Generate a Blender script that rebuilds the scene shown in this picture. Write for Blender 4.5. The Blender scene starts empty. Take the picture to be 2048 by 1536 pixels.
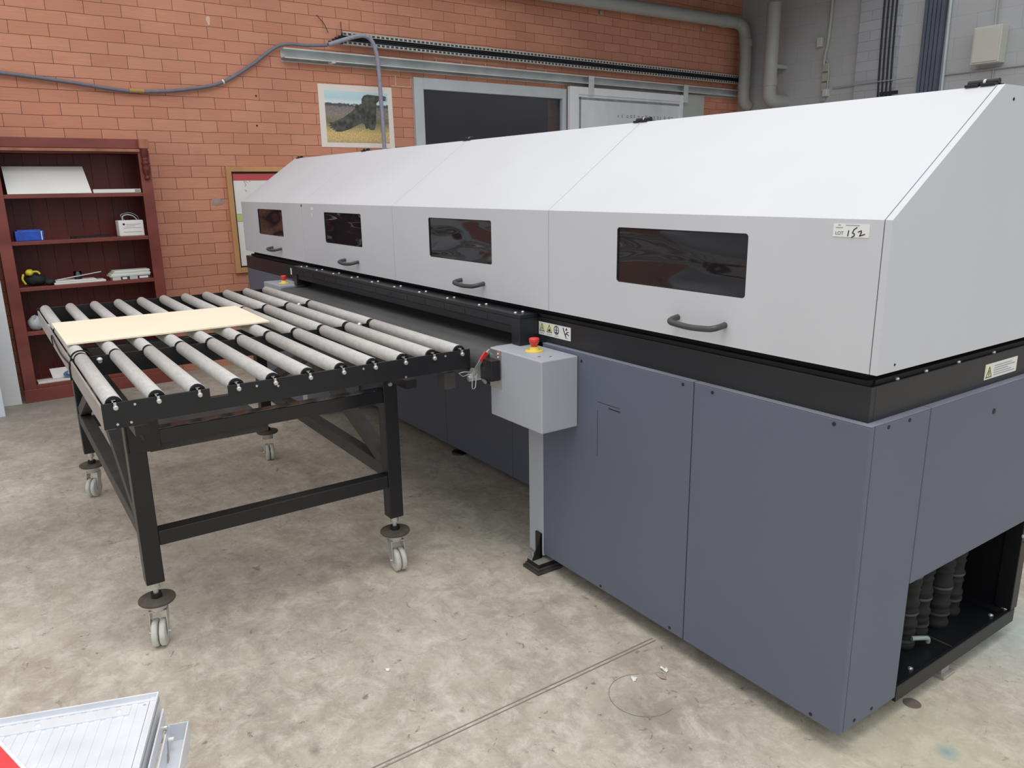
import bpy, bmesh, math, random
from mathutils import Vector, Matrix
random.seed(7)
scene = bpy.context.scene
C = scene.collection
PI = math.pi

# ------------------------------------------------------------------ camera
# coordinates used below: u = along the machine away from the near corner, v = depth to the right, z = up
# world x = u, world y = -v
YAW, PITCH, ROLL, F = -0.60172, 0.25227, -0.0159, 1544.46
cam_loc = Vector((-0.92366, 1.62985, 1.44))
fwd = Vector((math.cos(YAW)*math.cos(PITCH), math.sin(YAW)*math.cos(PITCH), -math.sin(PITCH)))
rgt = Vector((math.sin(YAW), -math.cos(YAW), 0.0))
upv = rgt.cross(fwd)
r2 = rgt*math.cos(ROLL) + upv*math.sin(ROLL)
u2 = -rgt*math.sin(ROLL) + upv*math.cos(ROLL)
cd = bpy.data.cameras.new('camera')
cam = bpy.data.objects.new('camera', cd)
C.objects.link(cam)
m = Matrix.Identity(4)
for i in range(3):
    m[i][0] = r2[i]; m[i][1] = u2[i]; m[i][2] = -fwd[i]; m[i][3] = cam_loc[i]
cam.matrix_world = m
cd.sensor_fit = 'HORIZONTAL'; cd.sensor_width = 36.0
cd.lens = F/2048*36.0
cd.clip_start = 0.05; cd.clip_end = 100
scene.camera = cam

# ------------------------------------------------------------------ view + world + big lights
vs = scene.view_settings
vs.view_transform = 'Standard'; vs.look = 'None'; vs.gamma = 1.0; vs.use_curve_mapping = False
vs.exposure = 0.2
w = bpy.data.worlds.new('overcast_daylight'); scene.world = w; w.use_nodes = True
nt = w.node_tree; nt.nodes.clear()
wo = nt.nodes.new('ShaderNodeOutputWorld'); wb = nt.nodes.new('ShaderNodeBackground')
tc = nt.nodes.new('ShaderNodeTexCoord'); sp = nt.nodes.new('ShaderNodeSeparateXYZ')
rp = nt.nodes.new('ShaderNodeValToRGB')
nt.links.new(tc.outputs['Generated'], sp.inputs[0])
nt.links.new(sp.outputs['Z'], rp.inputs[0])
rp.color_ramp.elements[0].position = 0.0; rp.color_ramp.elements[0].color = (0.34, 0.36, 0.39, 1)
rp.color_ramp.elements[1].position = 0.9; rp.color_ramp.elements[1].color = (0.95, 0.965, 0.985, 1)
e = rp.color_ramp.elements.new(0.16); e.color = (0.47, 0.485, 0.51, 1)
e = rp.color_ramp.elements.new(0.38); e.color = (1.0, 1.025, 1.06, 1)
nt.links.new(rp.outputs[0], wb.inputs[0]); wb.inputs[1].default_value = 1.0
nt.links.new(wb.outputs[0], wo.inputs[0])

def area_light(name, loc, target, sx, sy, power, col=(1, 1, 1)):
    ld = bpy.data.lights.new(name, 'AREA'); ld.shape = 'RECTANGLE'; ld.size = sx; ld.size_y = sy
    ld.energy = power; ld.color = col
    o = bpy.data.objects.new(name, ld); C.objects.link(o)
    o.location = loc
    o.rotation_euler = (Vector(target)-Vector(loc)).to_track_quat('-Z', 'Y').to_euler()
    return o
# translucent roof skylights of the hall, over the open floor left of the machine
area_light('skylight', (-0.3, 1.2, 6.2), (0.0, 0.9, 0), 3.0, 2.0, 105, (1.0, 0.97, 0.93))

# ------------------------------------------------------------------ helpers
def lin(c):
    r = []
    for x in c[:3]:
        x = x/255.0
        r.append(x/12.92 if x <= 0.04045 else ((x+0.055)/1.055)**2.4)
    return (r[0], r[1], r[2], 1.0)

_m = {}
def mat(name, col, rough=0.6, metal=0.0, var=0.06, scale=6.0, bump=0.0, bscale=60.0, col2=None, spec=0.5, coat=0.0, stretch=None):
    if name in _m: return _m[name]
    mt = bpy.data.materials.new(name); mt.use_nodes = True
    n = mt.node_tree.nodes; l = mt.node_tree.links
    b = n['Principled BSDF']
    b.inputs['Roughness'].default_value = rough; b.inputs['Metallic'].default_value = metal
    b.inputs['Specular IOR Level'].default_value = spec
    b.inputs['Coat Weight'].default_value = coat
    t = n.new('ShaderNodeTexCoord'); src = t.outputs['Object']
    if stretch:
        mp = n.new('ShaderNodeMapping'); mp.inputs['Scale'].default_value = stretch
        l.new(src, mp.inputs['Vector']); src = mp.outputs[0]
    nz = n.new('ShaderNodeTexNoise'); nz.inputs['Scale'].default_value = scale; nz.inputs['Detail'].default_value = 5
    l.new(src, nz.inputs['Vector'])
    cr = n.new('ShaderNodeValToRGB')
    c = lin(col)
    if col2: c2 = lin(col2); c1 = c
    else:
        c1 = tuple(max(0, x*(1-var)) for x in c[:3])+(1,); c2 = tuple(min(1, x*(1+var)) for x in c[:3])+(1,)
    cr.color_ramp.elements[0].position = 0.35; cr.color_ramp.elements[0].color = c1
    cr.color_ramp.elements[1].position = 0.68; cr.color_ramp.elements[1].color = c2
    l.new(nz.outputs['Fac'], cr.inputs[0]); l.new(cr.outputs[0], b.inputs['Base Color'])
    if bump > 0:
        n2 = n.new('ShaderNodeTexNoise'); n2.inputs['Scale'].default_value = bscale; n2.inputs['Detail'].default_value = 3
        l.new(src, n2.inputs['Vector'])
        bp = n.new('ShaderNodeBump'); bp.inputs['Strength'].default_value = bump; bp.inputs['Distance'].default_value = 0.01
        l.new(n2.outputs['Fac'], bp.inputs['Height']); l.new(bp.outputs[0], b.inputs['Normal'])
    _m[name] = mt
    return mt

def wloc(o):
    L = Vector((0, 0, 0))
    while o is not None: L = L+o.location; o = o.parent
    return L

class MB:
    """collects shapes given in (u, v, z); build() links ONE mesh object"""
    def __init__(s): s.v = []; s.f = []; s.sm = []
    def add(s, vs_, fs, smooth=False):
        k = len(s.v); s.v += [tuple(p) for p in vs_]
        for f in fs:
            s.f.append([k+i for i in f]); s.sm.append(smooth)
        return s
    def box(s, u0, u1, v0, v1, z0, z1):
        if u0 > u1: u0, u1 = u1, u0
        if v0 > v1: v0, v1 = v1, v0
        if z0 > z1: z0, z1 = z1, z0
        p = [(a, b, c) for a in (u0, u1) for b in (v0, v1) for c in (z0, z1)]
        return s.add(p, [(0, 1, 3, 2), (4, 6, 7, 5), (0, 4, 5, 1), (2, 3, 7, 6), (0, 2, 6, 4), (1, 5, 7, 3)])
    def bar(s, a, b, w_, h_, side=None):
        """rectangular bar from a to b; w_ along side, h_ across"""
        a = Vector(a); b = Vector(b); d = (b-a).normalized()
        sd = Vector(side) if side else (Vector((0, 0, 1)) if abs(d.z) < 0.9 else Vector((1, 0, 0)))
        sd = (sd-d*sd.dot(d)).normalized(); ot = d.cross(sd)
        p = []
        for q in (a, b):
            for i, j in ((-1, -1), (1, -1), (1, 1), (-1, 1)):
                p.append(q+sd*(i*w_/2)+ot*(j*h_/2))
        return s.add(p, [(3, 2, 1, 0), (4, 5, 6, 7), (0, 1, 5, 4), (1, 2, 6, 5), (2, 3, 7, 6), (3, 0, 4, 7)])
    def cyl(s, a, b, r0, r1=None, n=20, caps=True):
        if r1 is None: r1 = r0
        a = Vector(a); b = Vector(b); d = (b-a).normalized()
        x = d.orthogonal().normalized(); y = d.cross(x)
        p = []
        for q, r in ((a, r0), (b, r1)):
            for i in range(n):
                t = 2*PI*i/n; p.append(q+x*(r*math.cos(t))+y*(r*math.sin(t)))
        s.add(p, [(i, (i+1) % n, n+(i+1) % n, n+i) for i in range(n)], True)
        if caps:
            s.add(p, [tuple(range(n))[::-1], tuple(range(n, 2*n))])
        return s
    def lathe(s, c, prof, n=24, axis=(0, 0, 1)):
        """prof: list of (radius, height) along axis from c"""
        ax = Vector(axis).normalized(); x = ax.orthogonal().normalized(); y = ax.cross(x); c = Vector(c); p = []
        for r, h in prof:
            for i in range(n):
                t = 2*PI*i/n; p.append(c+ax*h+x*(r*math.cos(t))+y*(r*math.sin(t)))
        f = []
        for k in range(len(prof)-1):
            for i in range(n):
                f.append((k*n+i, k*n+(i+1) % n, (k+1)*n+(i+1) % n, (k+1)*n+i))
        s.add(p, f, True)
        s.add(p, [tuple(range(n))[::-1], tuple(range((len(prof)-1)*n, len(prof)*n))])
        return s
    def tube(s, pts, r, n=10, smooth_path=True, ring=None):
        pts = [Vector(p) for p in pts]
        if smooth_path and len(pts) > 2:
            q = []
            for i in range(len(pts)-1):
                p0 = pts[max(i-1, 0)]; p1 = pts[i]; p2 = pts[i+1]; p3 = pts[min(i+2, len(pts)-1)]
                for k in range(8):
                    t = k/8
                    q.append(0.5*((2*p1)+(p2-p0)*t+(2*p0-5*p1+4*p2-p3)*t*t+(3*p1-p0-3*p2+p3)*t**3))
            q.append(pts[-1]); pts = q
        P = []; prev = None
        for i, p in enumerate(pts):
            d = (pts[min(i+1, len(pts)-1)]-pts[max(i-1, 0)]).normalized()
            x = d.orthogonal().normalized() if prev is None else (prev-d*prev.dot(d)).normalized()
            prev = x; y = d.cross(x)
            rr = r if ring is None else r*(1+ring*(i % 2))
            for k in range(n):
                t = 2*PI*k/n; P.append(p+x*(rr*math.cos(t))+y*(rr*math.sin(t)))
        f = []
        for i in range(len(pts)-1):
            for k in range(n):
                f.append((i*n+k, i*n+(k+1) % n, (i+1)*n+(k+1) % n, (i+1)*n+k))
        s.add(P, f, True)
        s.add(P, [tuple(range(n))[::-1], tuple(range((len(pts)-1)*n, len(pts)*n))])
        return s
    def prism(s, poly, off):
        """poly: 3D points of one flat outline, extruded by vector off"""
        n = len(poly); off = Vector(off); p = [Vector(q) for q in poly]+[Vector(q)+off for q in poly]
        return s.add(p, [tuple(range(n))[::-1], tuple(range(n, 2*n))]+[(i, (i+1) % n, n+(i+1) % n, n+i) for i in range(n)])
    def build(s, name, m_, parent=None, bevel=0.0, xf=None, uv=None, origin=None):
        me = bpy.data.meshes.new(name)
        V = []
        for p in s.v:
            if xf: p = xf(p)
            V.append((p[0], -p[1], p[2]))
        o = bpy.data.objects.new(name, me)
        if origin is not None:
            O = Vector((origin[0], -origin[1], origin[2])); V = [tuple(Vector(q)-O) for q in V]; o.location = O
        L = wloc(parent)
        if L.length > 0 and origin is None:
            V = [(q[0]-L[0], q[1]-L[1], q[2]-L[2]) for q in V]
        me.from_pydata(V, [], s.f)
        me.polygons.foreach_set('use_smooth', s.sm)
        bm = bmesh.new(); bm.from_mesh(me)
        bmesh.ops.recalc_face_normals(bm, faces=bm.faces)
        bm.to_mesh(me); bm.free()
        if uv:
            lay = me.uv_layers.new(name='map')
            for li in me.loops:
                lay.data[li.index].uv = uv(s.v[li.vertex_index])
        if m_: me.materials.append(m_)
        C.objects.link(o)
        if parent is not None: o.parent = parent
        if bevel > 0:
            b = o.modifiers.new('bevel', 'BEVEL'); b.width = bevel; b.segments = 2; b.limit_method = 'ANGLE'
            b.angle_limit = math.radians(40)
        return o

def tag(o, label, cat, group=None, kind=None):
    o['label'] = label
    if cat: o['category'] = cat
    if group: o['group'] = group
    if kind: o['kind'] = kind
    return o
def struct(o): o['kind'] = 'structure'; return o
def thing(name, label, cat, loc=(0, 0, 0), group=None):
    o = bpy.data.objects.new(name, None); C.objects.link(o)
    o.location = (loc[0], -loc[1], loc[2]); o.empty_display_size = 0.1
    return tag(o, label, cat, group)

def text_obj(name, txt, size, xf_mat, m_, parent, depth=0.0006, align='LEFT'):
    cu = bpy.data.curves.new(name, 'FONT'); cu.body = txt; cu.size = size; cu.extrude = depth; cu.align_x = align
    t = bpy.data.objects.new(name, cu); C.objects.link(t)
    dg = bpy.context.evaluated_depsgraph_get(); dg.update()
    me = bpy.data.meshes.new_from_object(t.evaluated_get(dg))
    bpy.data.objects.remove(t)
    o = bpy.data.objects.new(name, me); C.objects.link(o)
    me.transform(xf_mat)
    if parent is not None:
        me.transform(Matrix.Translation(-wloc(parent))); o.parent = parent
    me.materials.clear(); me.materials.append(m_)
    return o
def frame(origin, xdir, ydir):
    """matrix taking text plane (x,y) to (u,v,z) directions given in u,v,z"""
    x = Vector((xdir[0], -xdir[1], xdir[2])).normalized(); y = Vector((ydir[0], -ydir[1], ydir[2])).normalized()
    z = x.cross(y); o = Vector((origin[0], -origin[1], origin[2]))
    mm = Matrix.Identity(4)
    for i in range(3):
        mm[i][0] = x[i]; mm[i][1] = y[i]; mm[i][2] = z[i]; mm[i][3] = o[i]
    return mm

# wall frame: s along the brick wall (to the right), z up, off = distance out of the wall towards the room
UW, PHI = 5.689, 0.0437
cP, sP = math.cos(PHI), math.sin(PHI)
def W(s_, z, off=0.0):
    return (UW+s_*sP-off*cP, s_*cP+off*sP, z)
def wxf(p):   # p = (off, s, z)
    return W(p[1], p[2], p[0])

# ------------------------------------------------------------------ materials
def brick_mat():
    mt = bpy.data.materials.new('orange_brick'); mt.use_nodes = True
    n = mt.node_tree.nodes; l = mt.node_tree.links; b = n['Principled BSDF']
    uv = n.new('ShaderNodeUVMap'); uv.uv_map = 'map'
    nz0 = n.new('ShaderNodeTexNoise'); nz0.inputs['Scale'].default_value = 5.0
    l.new(uv.outputs[0], nz0.inputs['Vector'])
    mx = n.new('ShaderNodeMixRGB'); mx.blend_type = 'LINEAR_LIGHT'; mx.inputs[0].default_value = 0.006
    l.new(uv.outputs[0], mx.inputs[1]); l.new(nz0.outputs['Color'], mx.inputs[2])
    br = n.new('ShaderNodeTexBrick')
    br.inputs['Scale'].default_value = 1.0; br.inputs['Brick Width'].default_value = 0.24
    br.inputs['Row Height'].default_value = 0.086; br.inputs['Mortar Size'].default_value = 0.0024
    br.inputs['Mortar Smooth'].default_value = 0.3; br.inputs['Bias'].default_value = -0.1
    br.inputs['Color1'].default_value = lin((211, 151, 126)); br.inputs['Color2'].default_value = lin((201, 139, 115))
    br.inputs['Mortar'].default_value = lin((130, 88, 74))
    l.new(mx.outputs[0], br.inputs['Vector'])
    nz = n.new('ShaderNodeTexNoise'); nz.inputs['Scale'].default_value = 1.3; nz.inputs['Detail'].default_value = 6
    l.new(uv.outputs[0], nz.inputs['Vector'])
    cr = n.new('ShaderNodeValToRGB'); cr.color_ramp.elements[0].position = 0.3; cr.color_ramp.elements[1].position = 0.75
    cr.color_ramp.elements[0].color = (0.86, 0.84, 0.83, 1); cr.color_ramp.elements[1].color = (1.08, 1.04, 0.98, 1)
    l.new(nz.outputs['Fac'], cr.inputs[0])
    mu = n.new('ShaderNodeMixRGB'); mu.blend_type = 'MULTIPLY'; mu.inputs[0].default_value = 1.0
    l.new(br.outputs['Color'], mu.inputs[1]); l.new(cr.outputs[0], mu.inputs[2])
    # fine horizontal drag lines of wire-cut bricks
    mp = n.new('ShaderNodeMapping'); mp.inputs['Scale'].default_value = (6, 110, 1)
    l.new(uv.outputs[0], mp.inputs[0])
    n3 = n.new('ShaderNodeTexNoise'); n3.inputs['Scale'].default_value = 1.0; n3.inputs['Detail'].default_value = 3
    l.new(mp.outputs[0], n3.inputs['Vector'])
    c3 = n.new('ShaderNodeValToRGB'); c3.color_ramp.elements[0].position = 0.3; c3.color_ramp.elements[1].position = 0.7
    c3.color_ramp.elements[0].color = (0.93, 0.92, 0.92, 1); c3.color_ramp.elements[1].color = (1.05, 1.04, 1.03, 1)
    l.new(n3.outputs['Fac'], c3.inputs[0])
    m2 = n.new('ShaderNodeMixRGB'); m2.blend_type = 'MULTIPLY'; m2.inputs[0].default_value = 1.0
    l.new(mu.outputs[0], m2.inputs[1]); l.new(c3.outputs[0], m2.inputs[2])
    l.new(m2.outputs[0], b.inputs['Base Color'])
    b.inputs['Roughness'].default_value = 0.85
    bp = n.new('ShaderNodeBump'); bp.inputs['Strength'].default_value = 0.5; bp.inputs['Distance'].default_value = 0.006; bp.invert = True
    l.new(br.outputs['Fac'], bp.inputs['Height']); l.new(bp.outputs[0], b.inputs['Normal'])
    return mt
def block_mat(name, col, col2, mortar, bw=0.4, rh=0.2, ms=0.004):
    mt = bpy.data.materials.new(name); mt.use_nodes = True
    n = mt.node_tree.nodes; l = mt.node_tree.links; b = n['Principled BSDF']
    uv = n.new('ShaderNodeUVMap'); uv.uv_map = 'map'
    br = n.new('ShaderNodeTexBrick'); br.inputs['Scale'].default_value = 1.0
    br.inputs['Brick Width'].default_value = bw; br.inputs['Row Height'].default_value = rh
    br.inputs['Mortar Size'].default_value = ms; br.inputs['Mortar Smooth'].default_value = 0.6
    br.inputs['Color1'].default_value = lin(col); br.inputs['Color2'].default_value = lin(col2); br.inputs['Mortar'].default_value = lin(mortar)
    l.new(uv.outputs[0], br.inputs['Vector']); l.new(br.outputs['Color'], b.inputs['Base Color'])
    b.inputs['Roughness'].default_value = 0.7
    bp = n.new('ShaderNodeBump'); bp.inputs['Strength'].default_value = 0.3; bp.inputs['Distance'].default_value = 0.004; bp.invert = True
    l.new(br.outputs['Fac'], bp.inputs['Height']); l.new(bp.outputs[0], b.inputs['Normal'])
    return mt
def floor_mat():
    mt = bpy.data.materials.new('worn_concrete'); mt.use_nodes = True
    n = mt.node_tree.nodes; l = mt.node_tree.links; b = n['Principled BSDF']
    t = n.new('ShaderNodeTexCoord')
    def noise(sc, det=6, rough=0.6, dist=0.0, st=None):
        x = n.new('ShaderNodeTexNoise'); x.inputs['Scale'].default_value = sc; x.inputs['Detail'].default_value = det
        x.inputs['Roughness'].default_value = rough; x.inputs['Distortion'].default_value = dist
        if st:
            mp = n.new('ShaderNodeMapping'); mp.inputs['Scale'].default_value = st
            mp.inputs['Rotation'].default_value = (0, 0, 0.5)
            l.new(t.outputs['Object'], mp.inputs[0]); l.new(mp.outputs[0], x.inputs['Vector'])
        else: l.new(t.outputs['Object'], x.inputs['Vector'])
        return x
    def ramp(src, stops):
        r = n.new('ShaderNodeValToRGB'); el = r.color_ramp.elements
        el[0].position, el[0].color = stops[0]; el[1].position, el[1].color = stops[-1]
        for p_, c_ in stops[1:-1]:
            q = el.new(p_); q.color = c_
        l.new(src, r.inputs[0]); return r
    def mixc(fac, a, b_, mode='MIX'):
        x = n.new('ShaderNodeMixRGB'); x.blend_type = mode
        if isinstance(fac, float): x.inputs[0].default_value = fac
        else: l.new(fac, x.inputs[0])
        for i, q in ((1, a), (2, b_)):
            if isinstance(q, tuple): x.inputs[i].default_value = q
            else: l.new(q, x.inputs[i])
        return x.outputs[0]
    base = ramp(noise(1.1, 8, 0.65, 0.6).outputs['Fac'], [(0.3, lin((158, 147, 134))), (0.48, lin((188, 178, 163))), (0.62, lin((204, 195, 180))), (0.78, lin((220, 212, 198)))])
    c = base.outputs[0]
    # blotches
    c = mixc(ramp(noise(3.3, 8, 0.75, 0.5).outputs['Fac'], [(0.45, (0, 0, 0, 1)), (0.80, (0.6, 0.6, 0.6, 1))]).outputs[0], c, lin((158, 144, 130)))
    c = mixc(ramp(noise(7.5, 8, 0.75, 0.5).outputs['Fac'], [(0.46, (0, 0, 0, 1)), (0.80, (0.55, 0.55, 0.55, 1))]).outputs[0], c, lin((232, 226, 212)))
    # greenish and pinkish tints
    c = mixc(ramp(noise(0.9, 3, 0.5, 0.3).outputs['Fac'], [(0.52, (0, 0, 0, 1)), (0.7, (0.35, 0.35, 0.35, 1))]).outputs[0], c, lin((182, 186, 166)))
    # small scratches
    sc1 = ramp(noise(5, 8, 0.75, 0.5, (1.0, 3.0, 1)).outputs['Fac'], [(0.50, (0, 0, 0, 1)), (0.70, (0.55, 0.55, 0.55, 1))])
    c = mixc(sc1.outputs[0], c, lin((146, 136, 124)))
    sc2 = ramp(noise(20, 5, 0.7, 1.0).outputs['Fac'], [(0.62, (0, 0, 0, 1)), (0.69, (0.8, 0.8, 0.8, 1))])
    c = mixc(sc2.outputs[0], c, lin((112, 102, 92)))
    c = mixc(ramp(noise(11, 9, 0.8, 0.5).outputs['Fac'], [(0.48, (0, 0, 0, 1)), (0.72, (0.6, 0.6, 0.6, 1))]).outputs[0], c, lin((236, 230, 216)))
    c = mixc(ramp(noise(14, 9, 0.8, 0.6).outputs['Fac'], [(0.52, (0, 0, 0, 1)), (0.70, (0.6, 0.6, 0.6, 1))]).outputs[0], c, lin((150, 140, 128)))
    # stains with a place of their own, near the corner of the machine: cyan paint, yellow dust; the first spot also holds painted shade
    def spot(cx, cy, r0, r1, col, amt, c):
        mp = n.new('ShaderNodeMapping'); mp.vector_type = 'POINT'; mp.inputs['Location'].default_value = (-cx, -cy, 0)
        l.new(t.outputs['Object'], mp.inputs[0])
        ln = n.new('ShaderNodeVectorMath'); ln.operation = 'LENGTH'
        l.new(mp.outputs[0], ln.inputs[0])
        nn = noise(6, 5, 0.6, 0.5)
        ad = n.new('ShaderNodeMath'); ad.operation = 'MULTIPLY_ADD'; ad.inputs[1].default_value = r1*0.9; 
        l.new(nn.outputs['Fac'], ad.inputs[0]); l.new(ln.outputs['Value'], ad.inputs[2])
        dv = n.new('ShaderNodeMath'); dv.operation = 'DIVIDE'; dv.inputs[1].default_value = r1*1.5; dv.use_clamp = True
        l.new(ad.outputs[0], dv.inputs[0])
        r = ramp(dv.outputs[0], [(r0/(r1*1.5), (amt, amt, amt, 1)), (0.97, (0, 0, 0, 1))])
        return mixc(r.outputs[0], c, lin(col))
    c = spot(5.2, 1.3, 1.1, 2.0, (116, 111, 104), 0.75, c)  # back left floor: stains, plus the fall-off of light painted darker
    c = spot(3.6, 0.9, 0.2, 0.6, (134, 124, 112), 0.45, c)
    c = spot(-0.05, -0.98, 0.1, 0.36, (158, 178, 176), 0.75, c)
    c = spot(-0.15, -0.20, 0.1, 0.42, (196, 194, 156), 0.55, c)
    c = spot(-0.157, -0.245, 0.0, 0.035, (90, 140, 165), 0.9, c)
    c = spot(0.41, 0.28, 0.02, 0.11, (112, 108, 96), 0.7, c)
    c = spot(0.62, 0.10, 0.02, 0.20, (150, 142, 124), 0.45, c)
    c = spot(2.9, 1.7, 0.1, 0.5, (126, 118, 108), 0.5, c)
    c = spot(2.3, 1.05, 0.05, 0.3, (140, 128, 116), 0.5, c)
    c = spot(0.812, 1.09, 0.0, 0.022, (92, 84, 76), 0.8, c)
    c = spot(0.72, 0.69, 0.0, 0.012, (70, 66, 60), 0.8, c)
    c = spot(0.12, 0.42, 0.0, 0.10, (150, 136, 124), 0.6, c)
    l.new(c, b.inputs['Base Color'])
    b.inputs['Roughness'].default_value = 0.62
    b.inputs['Specular IOR Level'].default_value = 0.3
    bp = n.new('ShaderNodeBump'); bp.inputs['Strength'].default_value = 0.25; bp.inputs['Distance'].default_value = 0.004
    l.new(noise(26, 6, 0.7, 0.3).outputs['Fac'], bp.inputs['Height']); l.new(bp.outputs[0], b.inputs['Normal'])
    return mt

M_brick = brick_mat()
M_block = block_mat('grey_painted_block', (178, 180, 182), (175, 177, 179), (168, 170, 172))
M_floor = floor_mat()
M_lid = mat('light_grey_enamel', (205, 207, 211), 0.5, var=0.03, scale=1.6, spec=0.3)
M_box = mat('mid_grey_enamel', (172, 176, 184), 0.45, var=0.02, scale=3)
M_lip = mat('worn_panel_edge', (134, 137, 149), 0.5)
M_base = mat('slate_grey_enamel', (98, 104, 120), 0.5, var=0.035, scale=1.5, bump=0.02, bscale=250)
M_black = mat('black_powder_coat', (21, 22, 26), 0.4, var=0.1, scale=6, bump=0.02, bscale=200)
M_band = mat('charcoal_band', (33, 35, 41), 0.38, var=0.06, scale=4)
M_dark = mat('dark_recess', (22, 22, 25), 0.7)
M_seam = mat('dark_rubber_seal', (40, 40, 42), 0.8)
M_handle = mat('grey_plastic_handle', (70, 72, 74), 0.4)
M_roller = mat('dull_zinc_tube', (192, 190, 186), 0.40, metal=0.0, var=0.08, scale=26, bump=0.03, bscale=40, stretch=(1, 5, 1))
M_zinc = mat('zinc_plated_steel', (206, 206, 204), 0.28, metal=0.7, var=0.06, scale=30)
M_steelgrey = mat('brushed_grey_steel', (166, 162, 156), 0.5, metal=0.2, var=0.07, scale=12)
M_frame = mat('black_steel_tube', (24, 25, 28), 0.36, var=0.12, scale=9, bump=0.02, bscale=150)
M_gloss = mat('glossy_black_tube', (26, 27, 30), 0.13, var=0.08, scale=9)
M_dusty = mat('dusty_black_steel', (68, 65, 62), 0.6, var=0.15, scale=15)
M_rubber = mat('black_rubber', (26, 26, 27), 0.75, var=0.1)
M_wheel = mat('white_nylon_wheel', (206, 204, 196), 0.5, var=0.08, scale=30)
M_disc = mat('dirty_rubber_disc', (86, 78, 70), 0.75, var=0.22, scale=25)
M_belt = mat('charcoal_conveyor_belt', (78, 79, 80), 0.62, var=0.16, scale=5, bump=0.15, bscale=30, stretch=(0.7, 3, 1))
M_white = mat('white_sticker', (236, 236, 232), 0.5, var=0.01)
M_yellowpale = mat('pale_yellow_print', (236, 238, 196), 0.5, var=0.01)
M_ink = mat('black_ink', (34, 34, 38), 0.6)
M_green_ink = mat('dark_olive_ink', (66, 70, 40), 0.6)
M_blue_ink = mat('navy_ink', (44, 46, 88), 0.6)
M_grey_ink = mat('pale_grey_print', (150, 152, 156), 0.6)
M_red = mat('red_mushroom_button', (214, 66, 56), 0.4, var=0.05)
M_yellow = mat('yellow_plastic', (236, 208, 84), 0.45, var=0.05)
M_board = mat('cream_mdf_board', (246, 234, 208), 0.6, var=0.03, scale=3)
M_wood = mat('red_stained_pine', (112, 42, 34), 0.42, col2=(84, 28, 26), scale=4, bump=0.03, bscale=30, stretch=(1, 1, 0.25))
M_woodface = mat('red_stained_pine_front', (138, 72, 62), 0.42, col2=(108, 50, 44), scale=5, stretch=(0.3, 0.3, 1))
M_woodedge = mat('worn_pine_edge', (176, 118, 92), 0.55, col2=(150, 92, 70), scale=8)
M_pale = mat('pale_pine', (206, 158, 108), 0.6, col2=(188, 138, 92), scale=6, stretch=(1, 1, 0.3))
M_mat = mat('dark_mat', (46, 30, 28), 0.6)
M_paper = mat('white_paper', (232, 231, 226), 0.7, var=0.02)
M_galv = mat('galvanised_steel', (206, 210, 210), 0.5, metal=0.0, var=0.10, scale=5)
M_winframe = mat('pale_blue_grey_paint', (188, 195, 200), 0.5, var=0.05, scale=5)
M_pipe = mat('grey_pvc_pipe', (168, 170, 166), 0.45, var=0.05, scale=3)
M_cond = mat('grey_conduit', (112, 113, 124), 0.5, var=0.08, scale=20)
M_alu = mat('mill_aluminium', (228, 231, 236), 0.38, metal=0.25, var=0.05, scale=14)
M_cabinet = mat('beige_metal_cabinet', (196, 196, 188), 0.5, var=0.02)
M_col = mat('dark_blue_grey_steel', (90, 97, 112), 0.5, var=0.1, scale=4)
M_cable = mat('black_cable', (34, 36, 44), 0.55)
def window_mat():
    mt = bpy.data.materials.new('smoked_acrylic'); mt.use_nodes = True
    n = mt.node_tree.nodes; l = mt.node_tree.links; b = n['Principled BSDF']
    b.inputs['Base Color'].default_value = lin((34, 32, 36)); b.inputs['Roughness'].default_value = 0.06
    b.inputs['IOR'].default_value = 1.49
    t = n.new('ShaderNodeTexCoord'); mp = n.new('ShaderNodeMapping'); mp.inputs['Scale'].default_value = (0.8, 1, 3.5)
    l.new(t.outputs['Object'], mp.inputs[0])
    nz = n.new('ShaderNodeTexNoise'); nz.inputs['Scale'].default_value = 3.2; nz.inputs['Detail'].default_value = 0.5
    nz.inputs['Distortion'].default_value = 0.3
    l.new(mp.outputs[0], nz.inputs['Vector'])
    bp = n.new('ShaderNodeBump'); bp.inputs['Strength'].default_value = 0.3; bp.inputs['Distance'].default_value = 0.11
    l.new(nz.outputs['Fac'], bp.inputs['Height']); l.new(bp.outputs[0], b.inputs['Normal'])
    return mt
M_window = window_mat()
def glass_mat():
    mt = bpy.data.materials.new('dusty_window_glass'); mt.use_nodes = True
    n = mt.node_tree.nodes; l = mt.node_tree.links; n.remove(n['Principled BSDF'])
    o = n['Material Output']; tr = n.new('ShaderNodeBsdfTransparent'); gl = n.new('ShaderNodeBsdfGlossy')
    tr.inputs[0].default_value = (0.62, 0.64, 0.68, 1); gl.inputs['Roughness'].default_value = 0.12
    fr = n.new('ShaderNodeFresnel'); fr.inputs[0].default_value = 1.5
    mx = n.new('ShaderNodeMixShader'); l.new(fr.outputs[0], mx.inputs[0]); l.new(tr.outputs[0], mx.inputs[1]); l.new(gl.outputs[0], mx.inputs[2])
    l.new(mx.outputs[0], o.inputs['Surface'])
    return mt
M_glass = glass_mat()
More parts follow.
